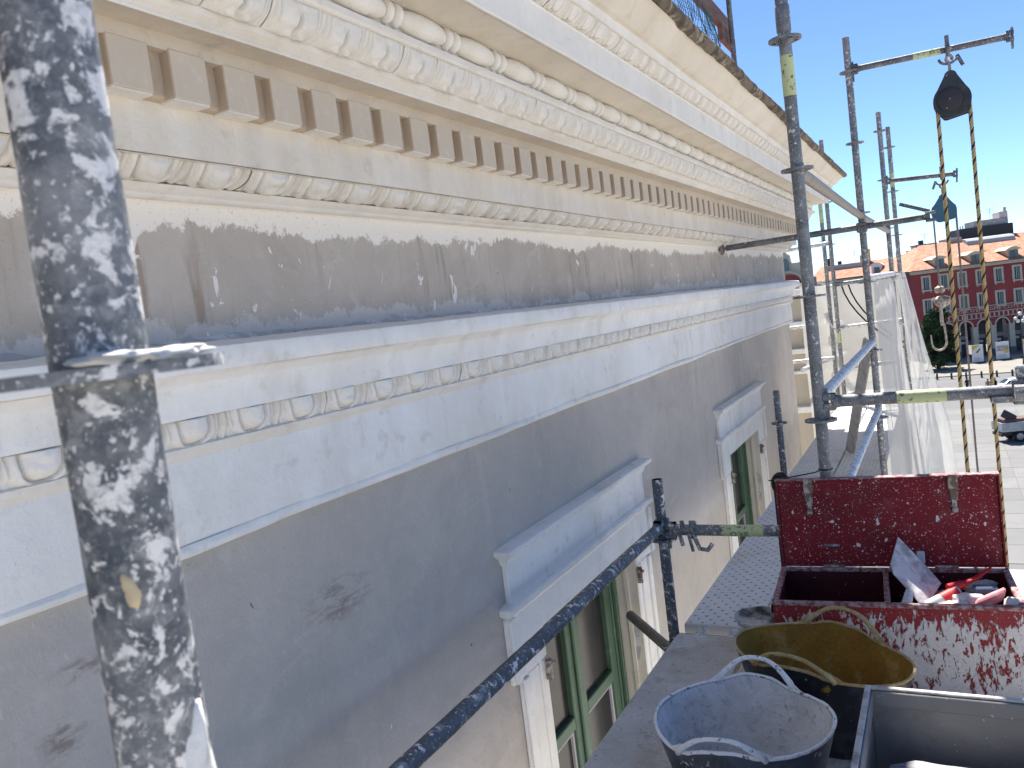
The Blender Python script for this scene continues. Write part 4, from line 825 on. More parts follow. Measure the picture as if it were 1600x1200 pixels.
pl = MB().grid(40, 12, lambda u, k: P0+dv*(u*.72)+sv*(.10*math.sin(2*PI*k)*(1+.06*nz(u*8, math.sin(2*PI*k), 1)))*max(.55, min(1, 6*u+.5))+uv*((.035*math.cos(2*PI*k)*(1+.25*nz(u*9, math.cos(2*PI*k)*2, 4)))), False)
tag(ob('wooden_offcut', pl, 'plank', None, True, 30), 'split grey weathered timber offcut lying inside the metal crate', 'timber')
tag(ob('timber_block', MB().bbox(-.15, .45, 2.03, 2.20, ZD+.013, -1.285, .008), 'plank'), 'squared grey timber block under the split offcut in the metal crate', 'timber')
mp = MB().lathe([(0, .004), (.10, .0), (.155, .006), (.168, .022), (.172, .023), (.158, .001), (.10, -.006), (0, -.004)], 40, lambda q: Vector((-.755+q.x*.72, 3.42+q.y*.72, -1.40+q.z+q.x*-.05+.006*nz(q.x*12, q.y*12, 0))))
t = thing('bucket', 'small dark bucket with plaster crusted lid tucked left of the toolbox', 'bucket', (-.775, 3.40, ZD))
ob('lid', mp, 'pan', t, True); ob('body', MB().lathe([(.075, .004), (.082, .085), (.083, .092)], 30, lambda q: Vector((-.72+q.x, 3.42+q.y, ZD+q.z))), 'tub_navy', t, True)
ob('lid_handle', MB().path([(-.735, 3.50, -1.385), (-.735, 3.505, -1.352), (-.70, 3.51, -1.345), (-.665, 3.51, -1.37)], .008, 8), 'black_plastic', t, True)
t = thing('cable_reel', 'black cable bundle peeking out left of the upright red lid', 'cable', (-.70, 3.62, ZD))
ob('coil', MB().path([(-.672+.026*math.cos(a), 3.60+.02*math.cos(a*.5), -.845+.036*math.sin(a)) for a in [i*.35 for i in range(54)]], .011, 8), 'black_plastic', t, True)
ob('strap', MB().bbox(-.70, -.68, 3.59, 3.61, -1.5, -.87, .004), 'black_plastic', t)

# ------------------------------------------------------------------ pulleys, ropes
def pulley(label, x, y, zt, w, h, m, mface, cat='pulley', tilt=0.0, face=True):
    t = thing('pulley', label, cat, (x, y, zt), 'hoist pulleys')
    out = []
    top = .17*w
    arc = lambda cx_, cz_, r, a0, a1, n: [(cx_+r*math.cos(a0+(a1-a0)*i/n), cz_+r*math.sin(a0+(a1-a0)*i/n)) for i in range(n+1)]
    poly = arc(0, -top, top*1.0, PI*.95, PI*.05, 8)+[(w*.36, -h*.36)]+arc(0, -h*.62, w*.5, .45, -.35, 6)+[(w*.46, -h*.86), (w*.40, -h*.93), (-w*.16, -h*1.0), (-w*.24, -h*.99)]+arc(0, -h*.62, w*.5, PI+.75, PI-.45, 6)+[(-w*.36, -h*.36)]
    T = lambda q: Vector((x+q.y, y+q.x, zt+q.z))
    for a, b in ((-.045, -.030), (.030, .045)): ob('cheek', MB().prism(poly, a, b, T), m, t)
    wheel = ob('sheave', MB().lathe([(.012, -.026), (w*.46, -.026), (w*.47, -.018), (w*.40, -.005), (w*.40, .005), (w*.47, .018), (w*.46, .026), (.012, .026)], 36, lambda q: Vector((x+q.x, y+q.z, zt-h*.60+q.y))), 'pulley_face', t, True)
    if face:
        ob('boss', MB().lathe([(0, -.054), (w*.30, -.054), (w*.335, -.052), (w*.35, -.046), (w*.35, -.044)], 36, lambda q: Vector((x-w*.06+q.x, y+q.z, zt-h*.60+q.y))), mface, t, True, 30)
        for bx_, bz_ in ((-.10, .22), (-.06, -.60), (-.16, -.78)): ob('bolt', MB().lathe([(0, -.062), (.006, -.062), (.007, -.05)], 8, lambda q: Vector((x+bx_*w+q.x, y+q.z, zt+bz_*h*(1 if bz_ < 0 else -.45)+q.y))), 'rope_grey', t)
    ob('hook', MB().path([(x+.018*math.cos(a), y, zt+.085+.022*math.sin(a)) for a in [-.6+i*.35 for i in range(14)]]+[(x, y, zt+.06), (x, y, zt-.02)], .010, 8), 'hook', t, True)
    return t
pulley('large black hoist pulley hanging against the blue sky', .160, 6.57, 1.292, .232, .315, 'pulley_black', 'pulley_face')
pulley('blue hoist pulley farther away behind the striped rope', .082, 9.55, .700, .232, .275, 'pulley_blue', 'pulley_blue', face=False)
def laid_rope(name, label, x, y, z0, z1, mats, grp, R=.0068, r=.0072, pitch=.098, drift=(0, 0)):
    t = thing(name, label, 'rope', (x, y, z0), grp); L = z1-z0; n = int(L/pitch*9)
    for k, m in enumerate(mats):
        P = [(x+drift[0]*(z1-(z0+L*i/n))+R*math.cos(2*PI*(i/9+k/len(mats))), y+drift[1]*(z1-(z0+L*i/n))+R*math.sin(2*PI*(i/9+k/len(mats))), z0+L*i/n) for i in range(n+1)]
        ob('strand', MB().path(P, r, 6), m, t, True, 180)
laid_rope('hoist_rope', 'striped yellow and black rope on the left side of the black pulley', .068, 6.57, -6.0, 1.08, ('rope_tan', 'rope_tan', 'rope_tan', 'rope_dark'), 'hoist ropes', drift=(.002, 0))
laid_rope('hoist_rope', 'striped yellow and black rope on the right side of the black pulley', .262, 6.57, -6.0, 1.12, ('rope_tan', 'rope_tan', 'rope_tan', 'rope_dark'), 'hoist ropes', drift=(.002, 0))
laid_rope('hoist_rope', 'thin grey brown rope running down from the right of the blue pulley', .188, 9.55, -14, .56, ('rope_grey',)*3, 'hoist ropes', R=.005, r=.006, drift=(.003, 0))
t = thing('hoist_hook', 'short rope with knots and open hook hanging below the blue pulley', 'hook', (-.02, 9.55, -.9), 'hoist ropes')
hx = -.012
ob('rope', MB().tube((hx-.005, 9.55, .55), (hx, 9.55, -.22), .0085, 8), 'rope_grey', t, True)
ob('knot', MB().add(*blob((hx, 9.55, -.25), .045, .04, .035, 9, .6, 3)), 'hook', t, True, 180); ob('knot', MB().add(*blob((hx+.01, 9.55, -.37), .065, .04, .05, 9, .9, 8)), 'hook', t, True, 180)
ob('rope_tail', MB().path([(hx-.05, 9.55, -.33), (hx-.075, 9.54, -.345), (hx-.04, 9.53, -.39)], .010, 6).path([(hx+.04, 9.55, -.32), (hx+.085, 9.54, -.345), (hx+.06, 9.53, -.385)], .010, 6), 'hook', t, True)
ob('swivel', MB().tube((hx, 9.55, -.37), (hx-.005, 9.55, -.62), .016, 8, True, 10, .5), 'hook', t, True)
ob('hook', MB().path([(hx+.012, 9.55, -.60), (hx+.022, 9.55, -.74)]+[(hx-.045+.068*math.cos(a), 9.55, -.785+.085*math.sin(a)) for a in [0.2-i*.26 for i in range(13)]]+[(hx-.115, 9.55, -.71)], [.011]*14+[.009, .007], 8), 'hook', t, True)

# ------------------------------------------------------------------ sheets on the scaffold
def sheet(name, label, fn, m, nu=110, nv=130): return tag(ob(name, MB().grid(nu, nv, fn), m, None, True, 180), label, 'sheet', 'protective sheeting')
def sh1(u, w):
    y = 6.63+3.0*u; z = -.05-4.6*w; fold = .05*w**.5*math.sin(u*23+2*nz(u*3, w*2, 1))+.08*w*nz(u*5, w*1.6, 3)+.014*nz(u*17, w*7, 5)+.007*nz(u*40, w*16, 2)
    return (-.435+(.16*w+.34*w*w)*(.12+.95*u)+fold*.7*min(1, .2+u*2), y-.05*w, z+.03*nz(u*9, 0, 0)-(.03*abs(math.sin(u*PI*4)) if w < .02 else 0))
sheet('tarpaulin', 'white tarpaulin gathered along the top, hanging beside the second tall standard', sh1, 'sheet')
def sh2(u, w):
    y = 9.62+1.7*u; z = -.03-4.4*w; fold = .07*w**.6*math.sin(u*15+1+2*nz(u*2, w*2, 6))+.12*w*nz(u*4, w*1.5, 9)+.015*nz(u*14, w*6, 3)+.008*nz(u*33, w*14, 8)
    return (-.41+.03*u+.78*w**1.05*(.35+.65*u)-.62*max(0, w-.42)*u+fold, y, z)
sheet('debris_net', 'thin see-through debris mesh flaring out toward the square', sh2, 'sheet_mesh')
def sh3(u, w): return (-1.62+1.20*u, 11.3+.05*math.sin(u*9)+.10*nz(u*3, w*2, 2)+.25*w*math.sin(u*5), -.05-3.0*w-.05*math.sin(PI*u))
sheet('debris_net', 'pale dirty mesh behind the tall standards with two dark cords', sh3, 'sheet_far', 40, 40)
t = thing('cord_pair', 'two dark cords looping down in front of the pale dirty mesh', 'cords', (-1.0, 11.1, -1.2))
for k in (0, 1): ob('cord', MB().path([(-1.10+.08*k+.02*i+.012*i*i*.9, 11.12, -.08-.125*i) for i in range(9)], .010, 6), 'cloth_black', t, True)
t = tag(ob('tie_rag', MB().path([(-1.28, 10.9, -.42), (-1.26, 10.88, -.52), (-1.20, 10.88, -.62), (-1.12, 10.88, -.74)], [.03, .02, .008, .01], 6), 'rag', None, True), 'white rag knotted to the far standards', 'rag')
# top gathering tube of the tarpaulin
rail('sheet_rail', 'whitened tube carrying the top of the white tarpaulin', (-.47, 6.60, -.03), (-.43, 9.6, -.03), 'tube_white', G3, (0, 0))

# ------------------------------------------------------------------ neighbouring wing beyond the corner, in the sun
wg = thing('neighbour_wing', 'pale sunlit plaster wing with ledges beyond the wall corner', 'building', (-3.5, 14.5, GZ))
ob('wall', MB().box(-7, -1.66, 14.0, 16, GZ, -.02), 'stone', wg)
for z, p, h in ((-.10, .16, .10), (-.62, .10, .07), (-1.06, .12, .08), (-1.42, .10, .05), (-2.0, .14, .1)): ob('ledge', MB().bbox(-7, -1.66+p, 14.0-p, 14.3, z-h, z, .01), 'plaster_white', wg)
for x in (-2.6, -1.95): ob('pilaster', MB().bbox(x, x+.22, 13.93, 14.0, GZ, -.2, .008), 'stone', wg)

# ------------------------------------------------------------------ roof edge protection above the cornice
t = thing('roof_post', 'thin grey post standing on the roof edge', 'post', (-.90, 4.73, 1.15)); ob('tube', MB().tube((-.90, 4.72, 1.13), (-.902, 4.76, 2.6), .014, 12), 'tube_dark', t, True)
tag(ob('guard_board', MB().bbox(-.985, -.955, 2.2, 5.0, 1.445, 1.535, .004), 'board_wood'), 'brown guard board running along above the roof edge', 'board', 'roof guard boards')
tag(ob('guard_board', MB().bbox(-.952, -.925, 4.62, 4.94, 1.33, 1.415, .004), 'board_wood'), 'short brown board end bolted behind the roof post', 'board', 'roof guard boards')
V = []; F = []; mb = MB(); y = 2.6
def netp(y_, s): 
    k = max(0, min(1, (y_-4.0)/.6)); return Vector((-.925-.02*s+.02*nz(y_*5, s*5, 0)*1.5, y_-.10*k*s, 1.165+s*(.285-.03*k)+.03*k*(1-s)*math.sin(y_*20)))
i = 0
while y < 4.62:
    mb.path([netp(y+.012*math.sin(j*1.9+i), j/5) for j in range(6)], .0015, 4, False); y += .040 if y < 4.3 else .020; i += 1
for j in range(11): mb.path([netp(2.6+.05*q, min(1, max(0, j/10+.02*math.sin(q*1.7+j)))) for q in range(41)], .0015, 4, False)
tag(ob('safety_net', mb, 'net'), 'blue green safety net stretched along the roof edge', 'net')

# ------------------------------------------------------------------ far side of the square
FA = math.atan2(5.6, 15.1); FO = Vector((-4, 151, GZ)); F1 = Vector((math.cos(FA), math.sin(FA), 0)); F2 = Vector((-math.sin(FA), math.cos(FA), 0))
def TF(q, o=FO, a=F1, b=F2): return o+a*q.x+b*q.y+Vector((0, 0, q.z))
far = thing('arcade_building', 'long red building with arcade, pale window frames and tiled roof across the square', 'building', tuple(FO))
SP = 2.79; SX = 2.02; NB = 9; LEN = SX+SP*(NB-1)+1.7
def slabbox(*q, b=.02): return MB().bbox(*q, b, TF)
def holes_wall(mb, x0, x1, z0, z1, holes, y):
    xs = sorted({x0, x1, *[h[0] for h in holes], *[h[1] for h in holes]}); zs = sorted({z0, z1, *[h[2] for h in holes], *[h[3] for h in holes]})
    for i in range(len(xs)-1):
        for j in range(len(zs)-1):
            cx_, cz_ = (xs[i]+xs[i+1])/2, (zs[j]+zs[j+1])/2
            if any(h[0] < cx_ < h[1] and h[2] < cz_ < h[3] for h in holes): continue
            mb.add([TF(Vector(q)) for q in ((xs[i], y, zs[j]), (xs[i+1], y, zs[j]), (xs[i+1], y, zs[j+1]), (xs[i], y, zs[j+1]))], [(0, 1, 2, 3)])
wins = []
for c in range(NB):
    x = SX+c*SP; wins += [(x-.45, x+.45, 11.75, 13.72), (x-.48, x+.48, 7.95, 9.98)]
mb = MB(); holes_wall(mb, 0, LEN, 5.95, 14.42, wins, 0)
mb.add([TF(Vector(q)) for q in ((0, 0, 0), (0, 12, 0), (0, 12, 14.4), (0, 0, 14.4))], [(0, 1, 2, 3)])
ob('wall', mb, 'red_wall', far)
mb = MB()                                            # arcade storey
for c in range(NB):
    x = SX+c*SP; r = .98; zs_ = 4.72
    arc = [(x-r*math.cos(PI*i/16), zs_+r*1.08*math.sin(PI*i/16)) for i in range(17)]
    for i in range(16):
        mb.add([TF(Vector(q)) for q in ((arc[i][0], -.06, arc[i][1]), (arc[i+1][0], -.06, arc[i+1][1]), (arc[i+1][0], -.06, 5.95), (arc[i][0], -.06, 5.95))], [(0, 1, 2, 3)])
        mb.add([TF(Vector(q)) for q in ((arc[i][0], -.06, arc[i][1]), (arc[i+1][0], -.06, arc[i+1][1]), (arc[i+1][0], .8, arc[i+1][1]), (arc[i][0], .8, arc[i][1]))], [(0, 1, 2, 3)])
ob('arcade_wall', mb, 'red_wall', far)
for c in range(NB+1):
    x = SX+(c-.5)*SP; pr = ob('pier', slabbox(x-.42, x+.42, -.12, .8, 0, 4.72, b=.03), 'stone', far); ob('capital', slabbox(x-.47, x+.47, -.17, .8, 4.5, 4.72+.02, b=.02), 'stone', pr); ob('plinth', slabbox(x-.47, x+.47, -.18, .8, 0, .95, b=.02), 'slate', pr)
    ob('spandrel', MB().add([TF(Vector(q)) for q in ((x-.42, -.055, 4.7), (x+.42, -.055, 4.7), (x+.42, -.055, 5.96), (x-.42, -.055, 5.96))], [(0, 1, 2, 3)]), 'red_wall', far)
for c in range(NB):
    x = SX+c*SP; zs_ = 4.72; V = []
    for i in range(17):
        for r in (.97, 1.2): V.append(TF(Vector((x-r*math.cos(PI*i/16), -.10, zs_+r*1.07*math.sin(PI*i/16)))))
    ob('arch_ring', MB().add(V, [(2*i, 2*i+1, 2*i+3, 2*i+2) for i in range(16)]), 'stone', far)
    sf = ob('shopfront', slabbox(x-.98, x+.98, 2.2, 2.3, 0, 5.7), 'arcade_dark', far); ob('transom', slabbox(x-.95, x+.95, 2.08, 2.2, 2.7, 3.3, b=.01), 'zinc', sf); ob('shop_sign', slabbox(x-.5, x+.45, 1.9, 2.0, 2.0, 2.35, b=.01), 'poster_white', sf)
ob('sign_band', slabbox(3.3, LEN, -.16, 0, 7.02, 7.92), 'red_wall', far)
ob('band_moulding', slabbox(3.3, LEN, -.24, 0, 7.92, 8.05), 'stone', far); ob('band_moulding', slabbox(3.3, LEN, -.24, 0, 6.86, 7.0), 'stone', far); ob('band_moulding', slabbox(3.3, LEN, -.2, 0, 6.05, 6.16), 'stone', far)
for i in range(34):
    ob('band_block', slabbox(3.55+i*.7, 3.55+i*.7+.2, -.15, 0, 6.18, 6.84, b=.01), 'stone', far)
vs_, fs_ = text_mesh("CAISSE D'EPARGNE COTE D'AZUR", .74, .02)
par = list(range(len(vs_)))
def root(i):
    while par[i] != i: par[i] = par[par[i]]; i = par[i]
    return i
for f_ in fs_:
    for i in f_[1:]: par[root(i)] = root(f_[0])
isl = {}
for f_ in fs_: isl.setdefault(root(f_[0]), []).append(f_)
for fl in isl.values():
    ids = sorted({i for f_ in fl for i in f_}); mp_ = {i: k for k, i in enumerate(ids)}
    ob('letter', MB().add([TF(Vector((12.35+vs_[i].x*1.24, -.19-vs_[i].z, 7.45+vs_[i].y))) for i in ids], [tuple(mp_[i] for i in f_) for f_ in fl]), 'stone', far)
for c in range(NB):
    x = SX+c*SP
    for z0, z1, hw in ((11.75, 13.72, .45), (7.95, 9.98, .48)):
        w_ = ob('window', slabbox(x-hw-.3, x-hw, -.10, .05, z0-.05, z1+.3).bbox(x+hw, x+hw+.3, -.10, .05, z0-.05, z1+.3, .02, TF).bbox(x-hw, x+hw, -.10, .05, z1, z1+.3, .02, TF), 'stone', far)
        ob('sill', slabbox(x-hw-.34, x+hw+.34, -.26, .05, z0-.3, z0-.06), 'stone', w_)
        if z0 > 11:
            for s in (-1, 1): ob('bracket', slabbox(x+s*(hw+.12)-.07, x+s*(hw+.12)+.07, -.2, 0, z0-.55, z0-.3, b=.01), 'stone', w_)
        ob('pane', slabbox(x-hw, x+hw, .30, .34, z0-.06, z1), 'pane_far', w_)
        ob('shutter', slabbox(x+.12, x+hw, .10, .16, z0, z1, b=.01), 'shutter_teal', w_); ob('shutter', slabbox(x-hw, x-hw+.14, .02, .24, z0, z1, b=.01), 'shutter_teal', w_); ob('mullion', slabbox(x-.07, x+.07, .16, .24, z0, z1, b=.01), 'zinc', w_)
ob('eaves_cornice', slabbox(-.3, LEN, -.35, .2, 14.38, 14.62, b=.04).bbox(-.4, LEN, -.6, .2, 14.63, 14.86, .04, TF), 'stone', far)
ob('gutter', slabbox(-.4, LEN, -.78, -.55, 14.88, 15.02), 'slate', far)
rf = ob('roof', MB().add([TF(Vector(q)) for q in ((-.5, -.75, 14.98), (LEN, -.75, 14.98), (LEN, 13, 19.4), (6.0, 13, 19.4), (-.5, 20, 15.6))], [(0, 1, 2, 3), (0, 3, 4)]), 'roof_far', far)
for sx in (4.5, 9.95, 15.8, 21.4):
    d = ob('dormer', slabbox(sx-.78, sx+.78, .35, 3.2, 15.0, 16.6, b=.04), 'stone', far)
    ob('dormer_roof', MB().prism([(-1.25, 16.5), (-.95, 16.72), (-.5, 16.95), (0, 17.03), (.5, 16.95), (.95, 16.72), (1.25, 16.5), (0, 16.58)], .0, 4.4, lambda q: TF(Vector((sx+q.y, .1+q.x, q.z)))), 'cream_far', d)
    ob('dormer_window', slabbox(sx-.5, sx+.5, .28, .36, 15.2, 16.4), 'pane_far', d); ob('dormer_shutter', slabbox(sx+.12, sx+.62, .2, .28, 15.2, 16.4, b=.01).bbox(sx-.62, sx-.5, .2, .28, 15.2, 16.4, .01, TF), 'shutter_teal', d)
ob('skylight', slabbox(12.6, 13.6, 5.0, 5.9, 16.8, 17.0), 'zinc', rf)
# structures standing behind the ridge
t = thing('rooftop_terrace', 'dark clad rooftop block with parapet and chimneys behind the tiled ridge', 'building', tuple(TF(Vector((17, 14, 0)))))
ob('block', slabbox(13.1, 22.0, 13.4, 19, 15, 21.3, b=.05), 'dark_clad', t); ob('upper_storey', slabbox(15.8, 21.5, 14, 18, 21.3, 22.4, b=.05), 'grey_print', t); ob('lift_house', slabbox(20.2, 21.6, 14.2, 17, 22.4, 23.5, b=.05), 'board_grey', t)
for i in range(6): ob('railing_post', slabbox(13.2+i*.42, 13.36+i*.42, 13.4, 13.6, 21.3, 21.85, b=.02), 'zinc', t)
ob('chimney', slabbox(21.0, 21.4, 14.2, 14.6, 23.5, 24.2, b=.02), 'stone', t); ob('awning', MB().prism([(9.6, 17.9), (9.4, 18.3), (9.6, 18.9), (10.2, 19.25), (11.6, 19.4), (11.6, 18.0)], 12.6, 20.4, lambda q: TF(Vector((q.x, q.y, q.z)))), 'zinc', t)
t = thing('roof_house', 'small grey attic house on the skyline left of the rope', 'building', tuple(TF(Vector((3, 18, 0))))); ob('walls', slabbox(5.6, 8.4, 13, 16, 15, 19.3, b=.05), 'board_grey', t); ob('roof', slabbox(5.4, 9.0, 12.8, 16, 19.3, 19.5, b=.02), 'slate', t); ob('chimney', slabbox(6.2, 6.9, 13.3, 14, 19.5, 20.2, b=.02), 'dark_clad', t); ob('wall_step', slabbox(10.4, 12.8, 12, 16, 15, 19.9, b=.05), 'grey_print', t)
# left wing, farther back
def TW(q): return Vector((-30, 166, GZ))+Vector((q.x, q.y, q.z))
wing = thing('red_wing', 'farther red building wing with orange tiled roof seen between the standards', 'building', (-15, 166, GZ))
def wb(*q, b=.04): return MB().bbox(*q, b, TW)
ob('wall', wb(8.2, 27.2, 0, 12, 0, 14.3), 'red_wall', wing); ob('eaves_cornice', wb(7.9, 27.3, -.5, .3, 14.3, 15.1), 'stone', wing); ob('gutter', wb(7.9, 27.3, -.75, -.5, 15.1, 15.3), 'dark_clad', wing)
ob('roof', MB().add([TW(Vector(q)) for q in ((7.9, -.7, 15.25), (27.4, -.7, 15.25), (27.4, 8, 18.0), (9.5, 8, 18.0))], [(0, 1, 2, 3)]), 'roof_far', wing)
ob('flat_roof', wb(10.6, 18.4, 5.0, 11, 17.0, 17.9), 'zinc', wing)
for sx in (19.9, 26.2):
    d = ob('dormer', wb(sx-.9, sx+.9, .1, 3.5, 15.2, 16.9), 'poster_white' if sx < 20 else 'stone', wing); ob('dormer_window', wb(sx-.45, sx+.45, .0, .1, 15.35, 16.5, b=.01), 'pane_far', d)
    ob('dormer_roof', MB().prism([(-1.2, 16.8), (-.6, 17.25), (0, 17.4), (.6, 17.25), (1.2, 16.8)], -.1, 4, lambda q: TW(Vector((sx+q.y, q.x, q.z)))), 'poster_white', d)
for c in range(6):
    x = 9.8+c*2.9
    for z in (11.6, 7.8): w_ = ob('window', wb(x-.75, x+.75, -.12, .05, z-.2, z+2.4), 'stone', wing); ob('pane', wb(x-.45, x+.45, -.16, -.12, z, z+2.1, b=.01), 'shutter_teal', w_)
for x, y_, z0, z1, m in ((17.0, 7, 17.9, 19.2, 'stone'), (18.2, 7, 17.9, 20.2, 'yellow'), (23.2, 8, 17.9, 18.8, 'board_grey'), (13.0, 7, 17.9, 18.6, 'dark_clad'), (11.0, 6, 17.9, 19.3, 'dark_clad'), (25.0, 8, 17.9, 18.9, 'stone')):
    ob('chimney', wb(x-.35, x+.35, y_, y_+.7, z0, z1, b=.03), m, wing)
t = thing('skyline_houses', 'row of low pale houses on the skyline behind the tiled roofs', 'building', (-10, 190, GZ))
random.seed(3); x = -18.0
while x < 40:
    w_ = random.uniform(3, 7); h_ = random.uniform(17.2, 18.6); ob('house_block', MB().bbox(x, x+w_, 186, 196, GZ, GZ+h_, .05), random.choice(['board_grey', 'stone', 'cream_far', 'dark_clad']), t); x += w_+.2
gb = thing('gabled_house', 'cream house with green arched window and red arch at the wall corner', 'building', (-26, 166, GZ))
ob('wall', MB().bbox(-30, -22.9, 164, 172, GZ, GZ+19.3, .05), 'cream_far', gb); ob('gable', MB().prism([(-26.4, GZ+19.3), (-26.2, GZ+20.9), (-25.6, GZ+21.6), (-25.0, GZ+20.9), (-24.7, GZ+19.3)], 163.6, 166, lambda q: Vector((q.y, q.x, q.z))), 'stone', gb)
ob('arched_window', MB().prism([(-26.0, GZ+17.5), (-26.0, GZ+19.6), (-25.8, GZ+20.1), (-25.5, GZ+20.3), (-25.2, GZ+20.1), (-25.0, GZ+19.6), (-25.0, GZ+17.5)], 163.5, 163.62, lambda q: Vector((q.y, q.x, q.z))), 'shutter_teal', gb)
arch = [(-25.2+2.2*math.cos(PI*i/14), GZ+15.2+1.9*math.sin(PI*i/14)) for i in range(15)]
ob('red_arch', MB().prism([(-23.0, GZ)]+arch+[(-27.4, GZ)], 163.3, 164, lambda q: Vector((q.y, q.x, q.z))), 'red_wall', gb)
ob('arch_moulding', MB().path([(a, 163.2, z+.2) for a, z in [(-25.2+2.6*math.cos(PI*i/14), GZ+15.2+2.3*math.sin(PI*i/14)) for i in range(15)]], .28, 6), 'stone', gb, True); ob('arch_pane', MB().prism([(-26.8, GZ+12)]+[(-25.2-1.6*math.cos(PI*i/10), GZ+15.0+.9*math.sin(PI*i/10)) for i in range(11)]+[(-23.6, GZ+12)], 163.15, 163.3, lambda q: Vector((q.y, q.x, q.z))), 'zinc', gb)
ob('roof', MB().bbox(-30, -26.6, 163.8, 172, GZ+19.3, GZ+20.6, .05), 'blue_roof', gb)
# aerials
def aerial(label, p, h):
    t = thing('aerial', label, 'aerial', p, 'roof aerials'); x, y_, z = p; mb = MB().tube((x, y_, z), (x, y_, z+h), .035, 5)
    for i in range(4): mb.tube((x-.7+.1*i, y_, z+h-.25*i-.05), (x+.7-.1*i, y_, z+h-.25*i+.1), .022, 4)
    ob('mast', mb, 'slate', t)
for lab, p, h in (('aerial left of the second tall standard', (-14.2, 173, GZ+17.8), 2.4), ('thin aerial over the far wing between the blue pulley standards', (-6.6, 175, GZ+17.9), 2.6), ('aerial on the attic house left of the rope', tuple(TF(Vector((7.4, 14, 19.5)))), 1.8), ('aerial on the dark rooftop block', tuple(TF(Vector((19.0, 15, 22.4)))), 1.9), ('aerial farthest left above the grey flat roof', (-18.6, 172, GZ+17.9), 2.2)): aerial(lab, p, h)

# tree
def tree(label, base, h, rx, n, seed, size):
    random.seed(seed); t = thing('tree', label, 'tree', base); b = Vector(base)
    ob('trunk', MB().path([b, b+Vector((.1, 0, h*.3)), b+Vector((0, .1, h*.75))], [.28, .2, .06], 8).path([b+Vector((.05, 0, h*.25)), b+Vector((1.2, .3, h*.55))], [.12, .04], 6).path([b+Vector((.05, 0, h*.25)), b+Vector((-1.2, -.3, h*.6))], [.12, .04], 6), 'bark', t)
    V = []; F = []
    cl = [(Vector((random.gauss(0, .42)*rx, random.gauss(0, .42)*rx, h*random.uniform(.16, .93))), random.uniform(.5, 1.05)) for _ in range(60)]
    for i in range(n):
        c, r = cl[i % 60]; k = 1-.55*max(0, (c.z/h-.55)/.45); d = Vector((random.gauss(0, 1), random.gauss(0, 1), random.gauss(0, 1))).normalized()*r*random.uniform(.6, 1.1)
        p = b+Vector((c.x*k, c.y*k, c.z))+d
        if p.z < base[2]+.15: continue
        a = Vector((random.gauss(0, 1), random.gauss(0, 1), random.gauss(0, 1))).normalized(); q = a.cross(Vector((random.random(), random.random(), random.random()))).normalized(); s = size*random.uniform(.6, 1.3); o = len(V)
        V += [p-a*s, p+q*s*.5, p+a*s, p-q*s*.5]; F.append((o, o+1, o+2, o+3))
    ob('crown', MB().add(V, F), 'leaf', t)
tree('dense dark green tree in front of the arcade beside the white mesh', (-1.2, 137.8, GZ), 9.0, 2.4, 14000, 5, .24)
tree('dark tree half hidden by the far standards', (-17.5, 150, GZ), 10.5, 3.4, 8000, 9, .26)

# poster stands, bollards, lamp
G5 = 'poster stands'
for lab, (x, y_), w_ in (('poster stand with yellow corner, nearer the tree', (4.15, 142.4), 1.5), ('poster stand with brown picture, right of the rope', (7.5, 144.3), 1.75), ('poster stand cut by the right edge of the picture', (11.0, 145.6), 1.6)):
    t = thing('poster_stand', lab, 'sign', (x, y_, GZ+.12), G5); T = lambda q, x=x, y_=y_: Vector((x+q.x*ca-q.y*.35, y_+q.x*.35+q.y*.93, GZ+.12+q.z)); h_ = 2.75
    ob('base', MB().bbox(-w_*.62, w_*.62, -.35, .35, 0, .14, .02, T), 'iron', t); pn = ob('panel', MB().bbox(-w_/2, w_/2, -.06, .06, .14, h_, .01, T), 'poster_white', t)
    if 'brown' in lab: ob('picture', MB().box(-w_*.46, w_*.46, -.07, -.062, h_*.50, h_*.80, T), 'grey_print', pn); ob('picture', MB().box(w_*.1, w_*.46, -.076, -.071, h_*.38, h_*.55, T), 'yellow', pn)
    else: ob('picture', MB().prism([(-w_*.46, h_*.97), (-w_*.46, h_*.68), (w_*.2, h_*.97)], -.07, -.062, lambda q, T=T: T(Vector((q.y, q.x, q.z)))), 'yellow', pn); ob('picture', MB().prism([(-w_*.2, h_*.58), (0, h_*.55), (w_*.28, h_*.76), (w_*.22, h_*.80)], -.07, -.062, lambda q, T=T: T(Vector((q.y, q.x, q.z)))), 'slate', pn)
    for i in range(4): ob('text_line', MB().box(-w_*.38, w_*(.3-.12*(i % 2)), -.07, -.062, h_*(.14+.05*i), h_*(.155+.05*i), T), 'grey_print', pn)
bol = MB().lathe([(0, 0), (.14, 0), (.13, .05), (.12, .7), (.14, .74), (.13, .82), (.06, .88), (0, .88)], 12).mesh('bollard', M['iron'], True)
nm = ['first', 'second', 'third', 'fourth', 'fifth', 'sixth']
for r_, pts in (('far row of bollards by the pavement', [(-1.35, 126.0), (.39, 125.7), (2.13, 125.4), (3.91, 125.0), (5.65, 124.7), (7.4, 124.6)]), ('near row of bollards above the sunlit rail', [(-2.9, 111.2), (-1.0, 110.8), (.88, 110.4), (2.79, 110.1)])):
    for i, p in enumerate(pts):
        o = link('bollard', bol); o.location = (*p, GZ+.004); tag(o, f'{nm[i]} black bollard from the left in the {r_}', 'bollard', 'black bollards')
lp = thing('street_lamp', 'street lamp with white globes at the right edge before the arcade', 'lamp', (9.3, 133, GZ+.12)); ob('post', MB().path([(9.3, 133, GZ+.1), (9.3, 133, GZ+1), (9.3, 133, GZ+7.2)], [.14, .09, .05], 8), 'iron', lp, True)
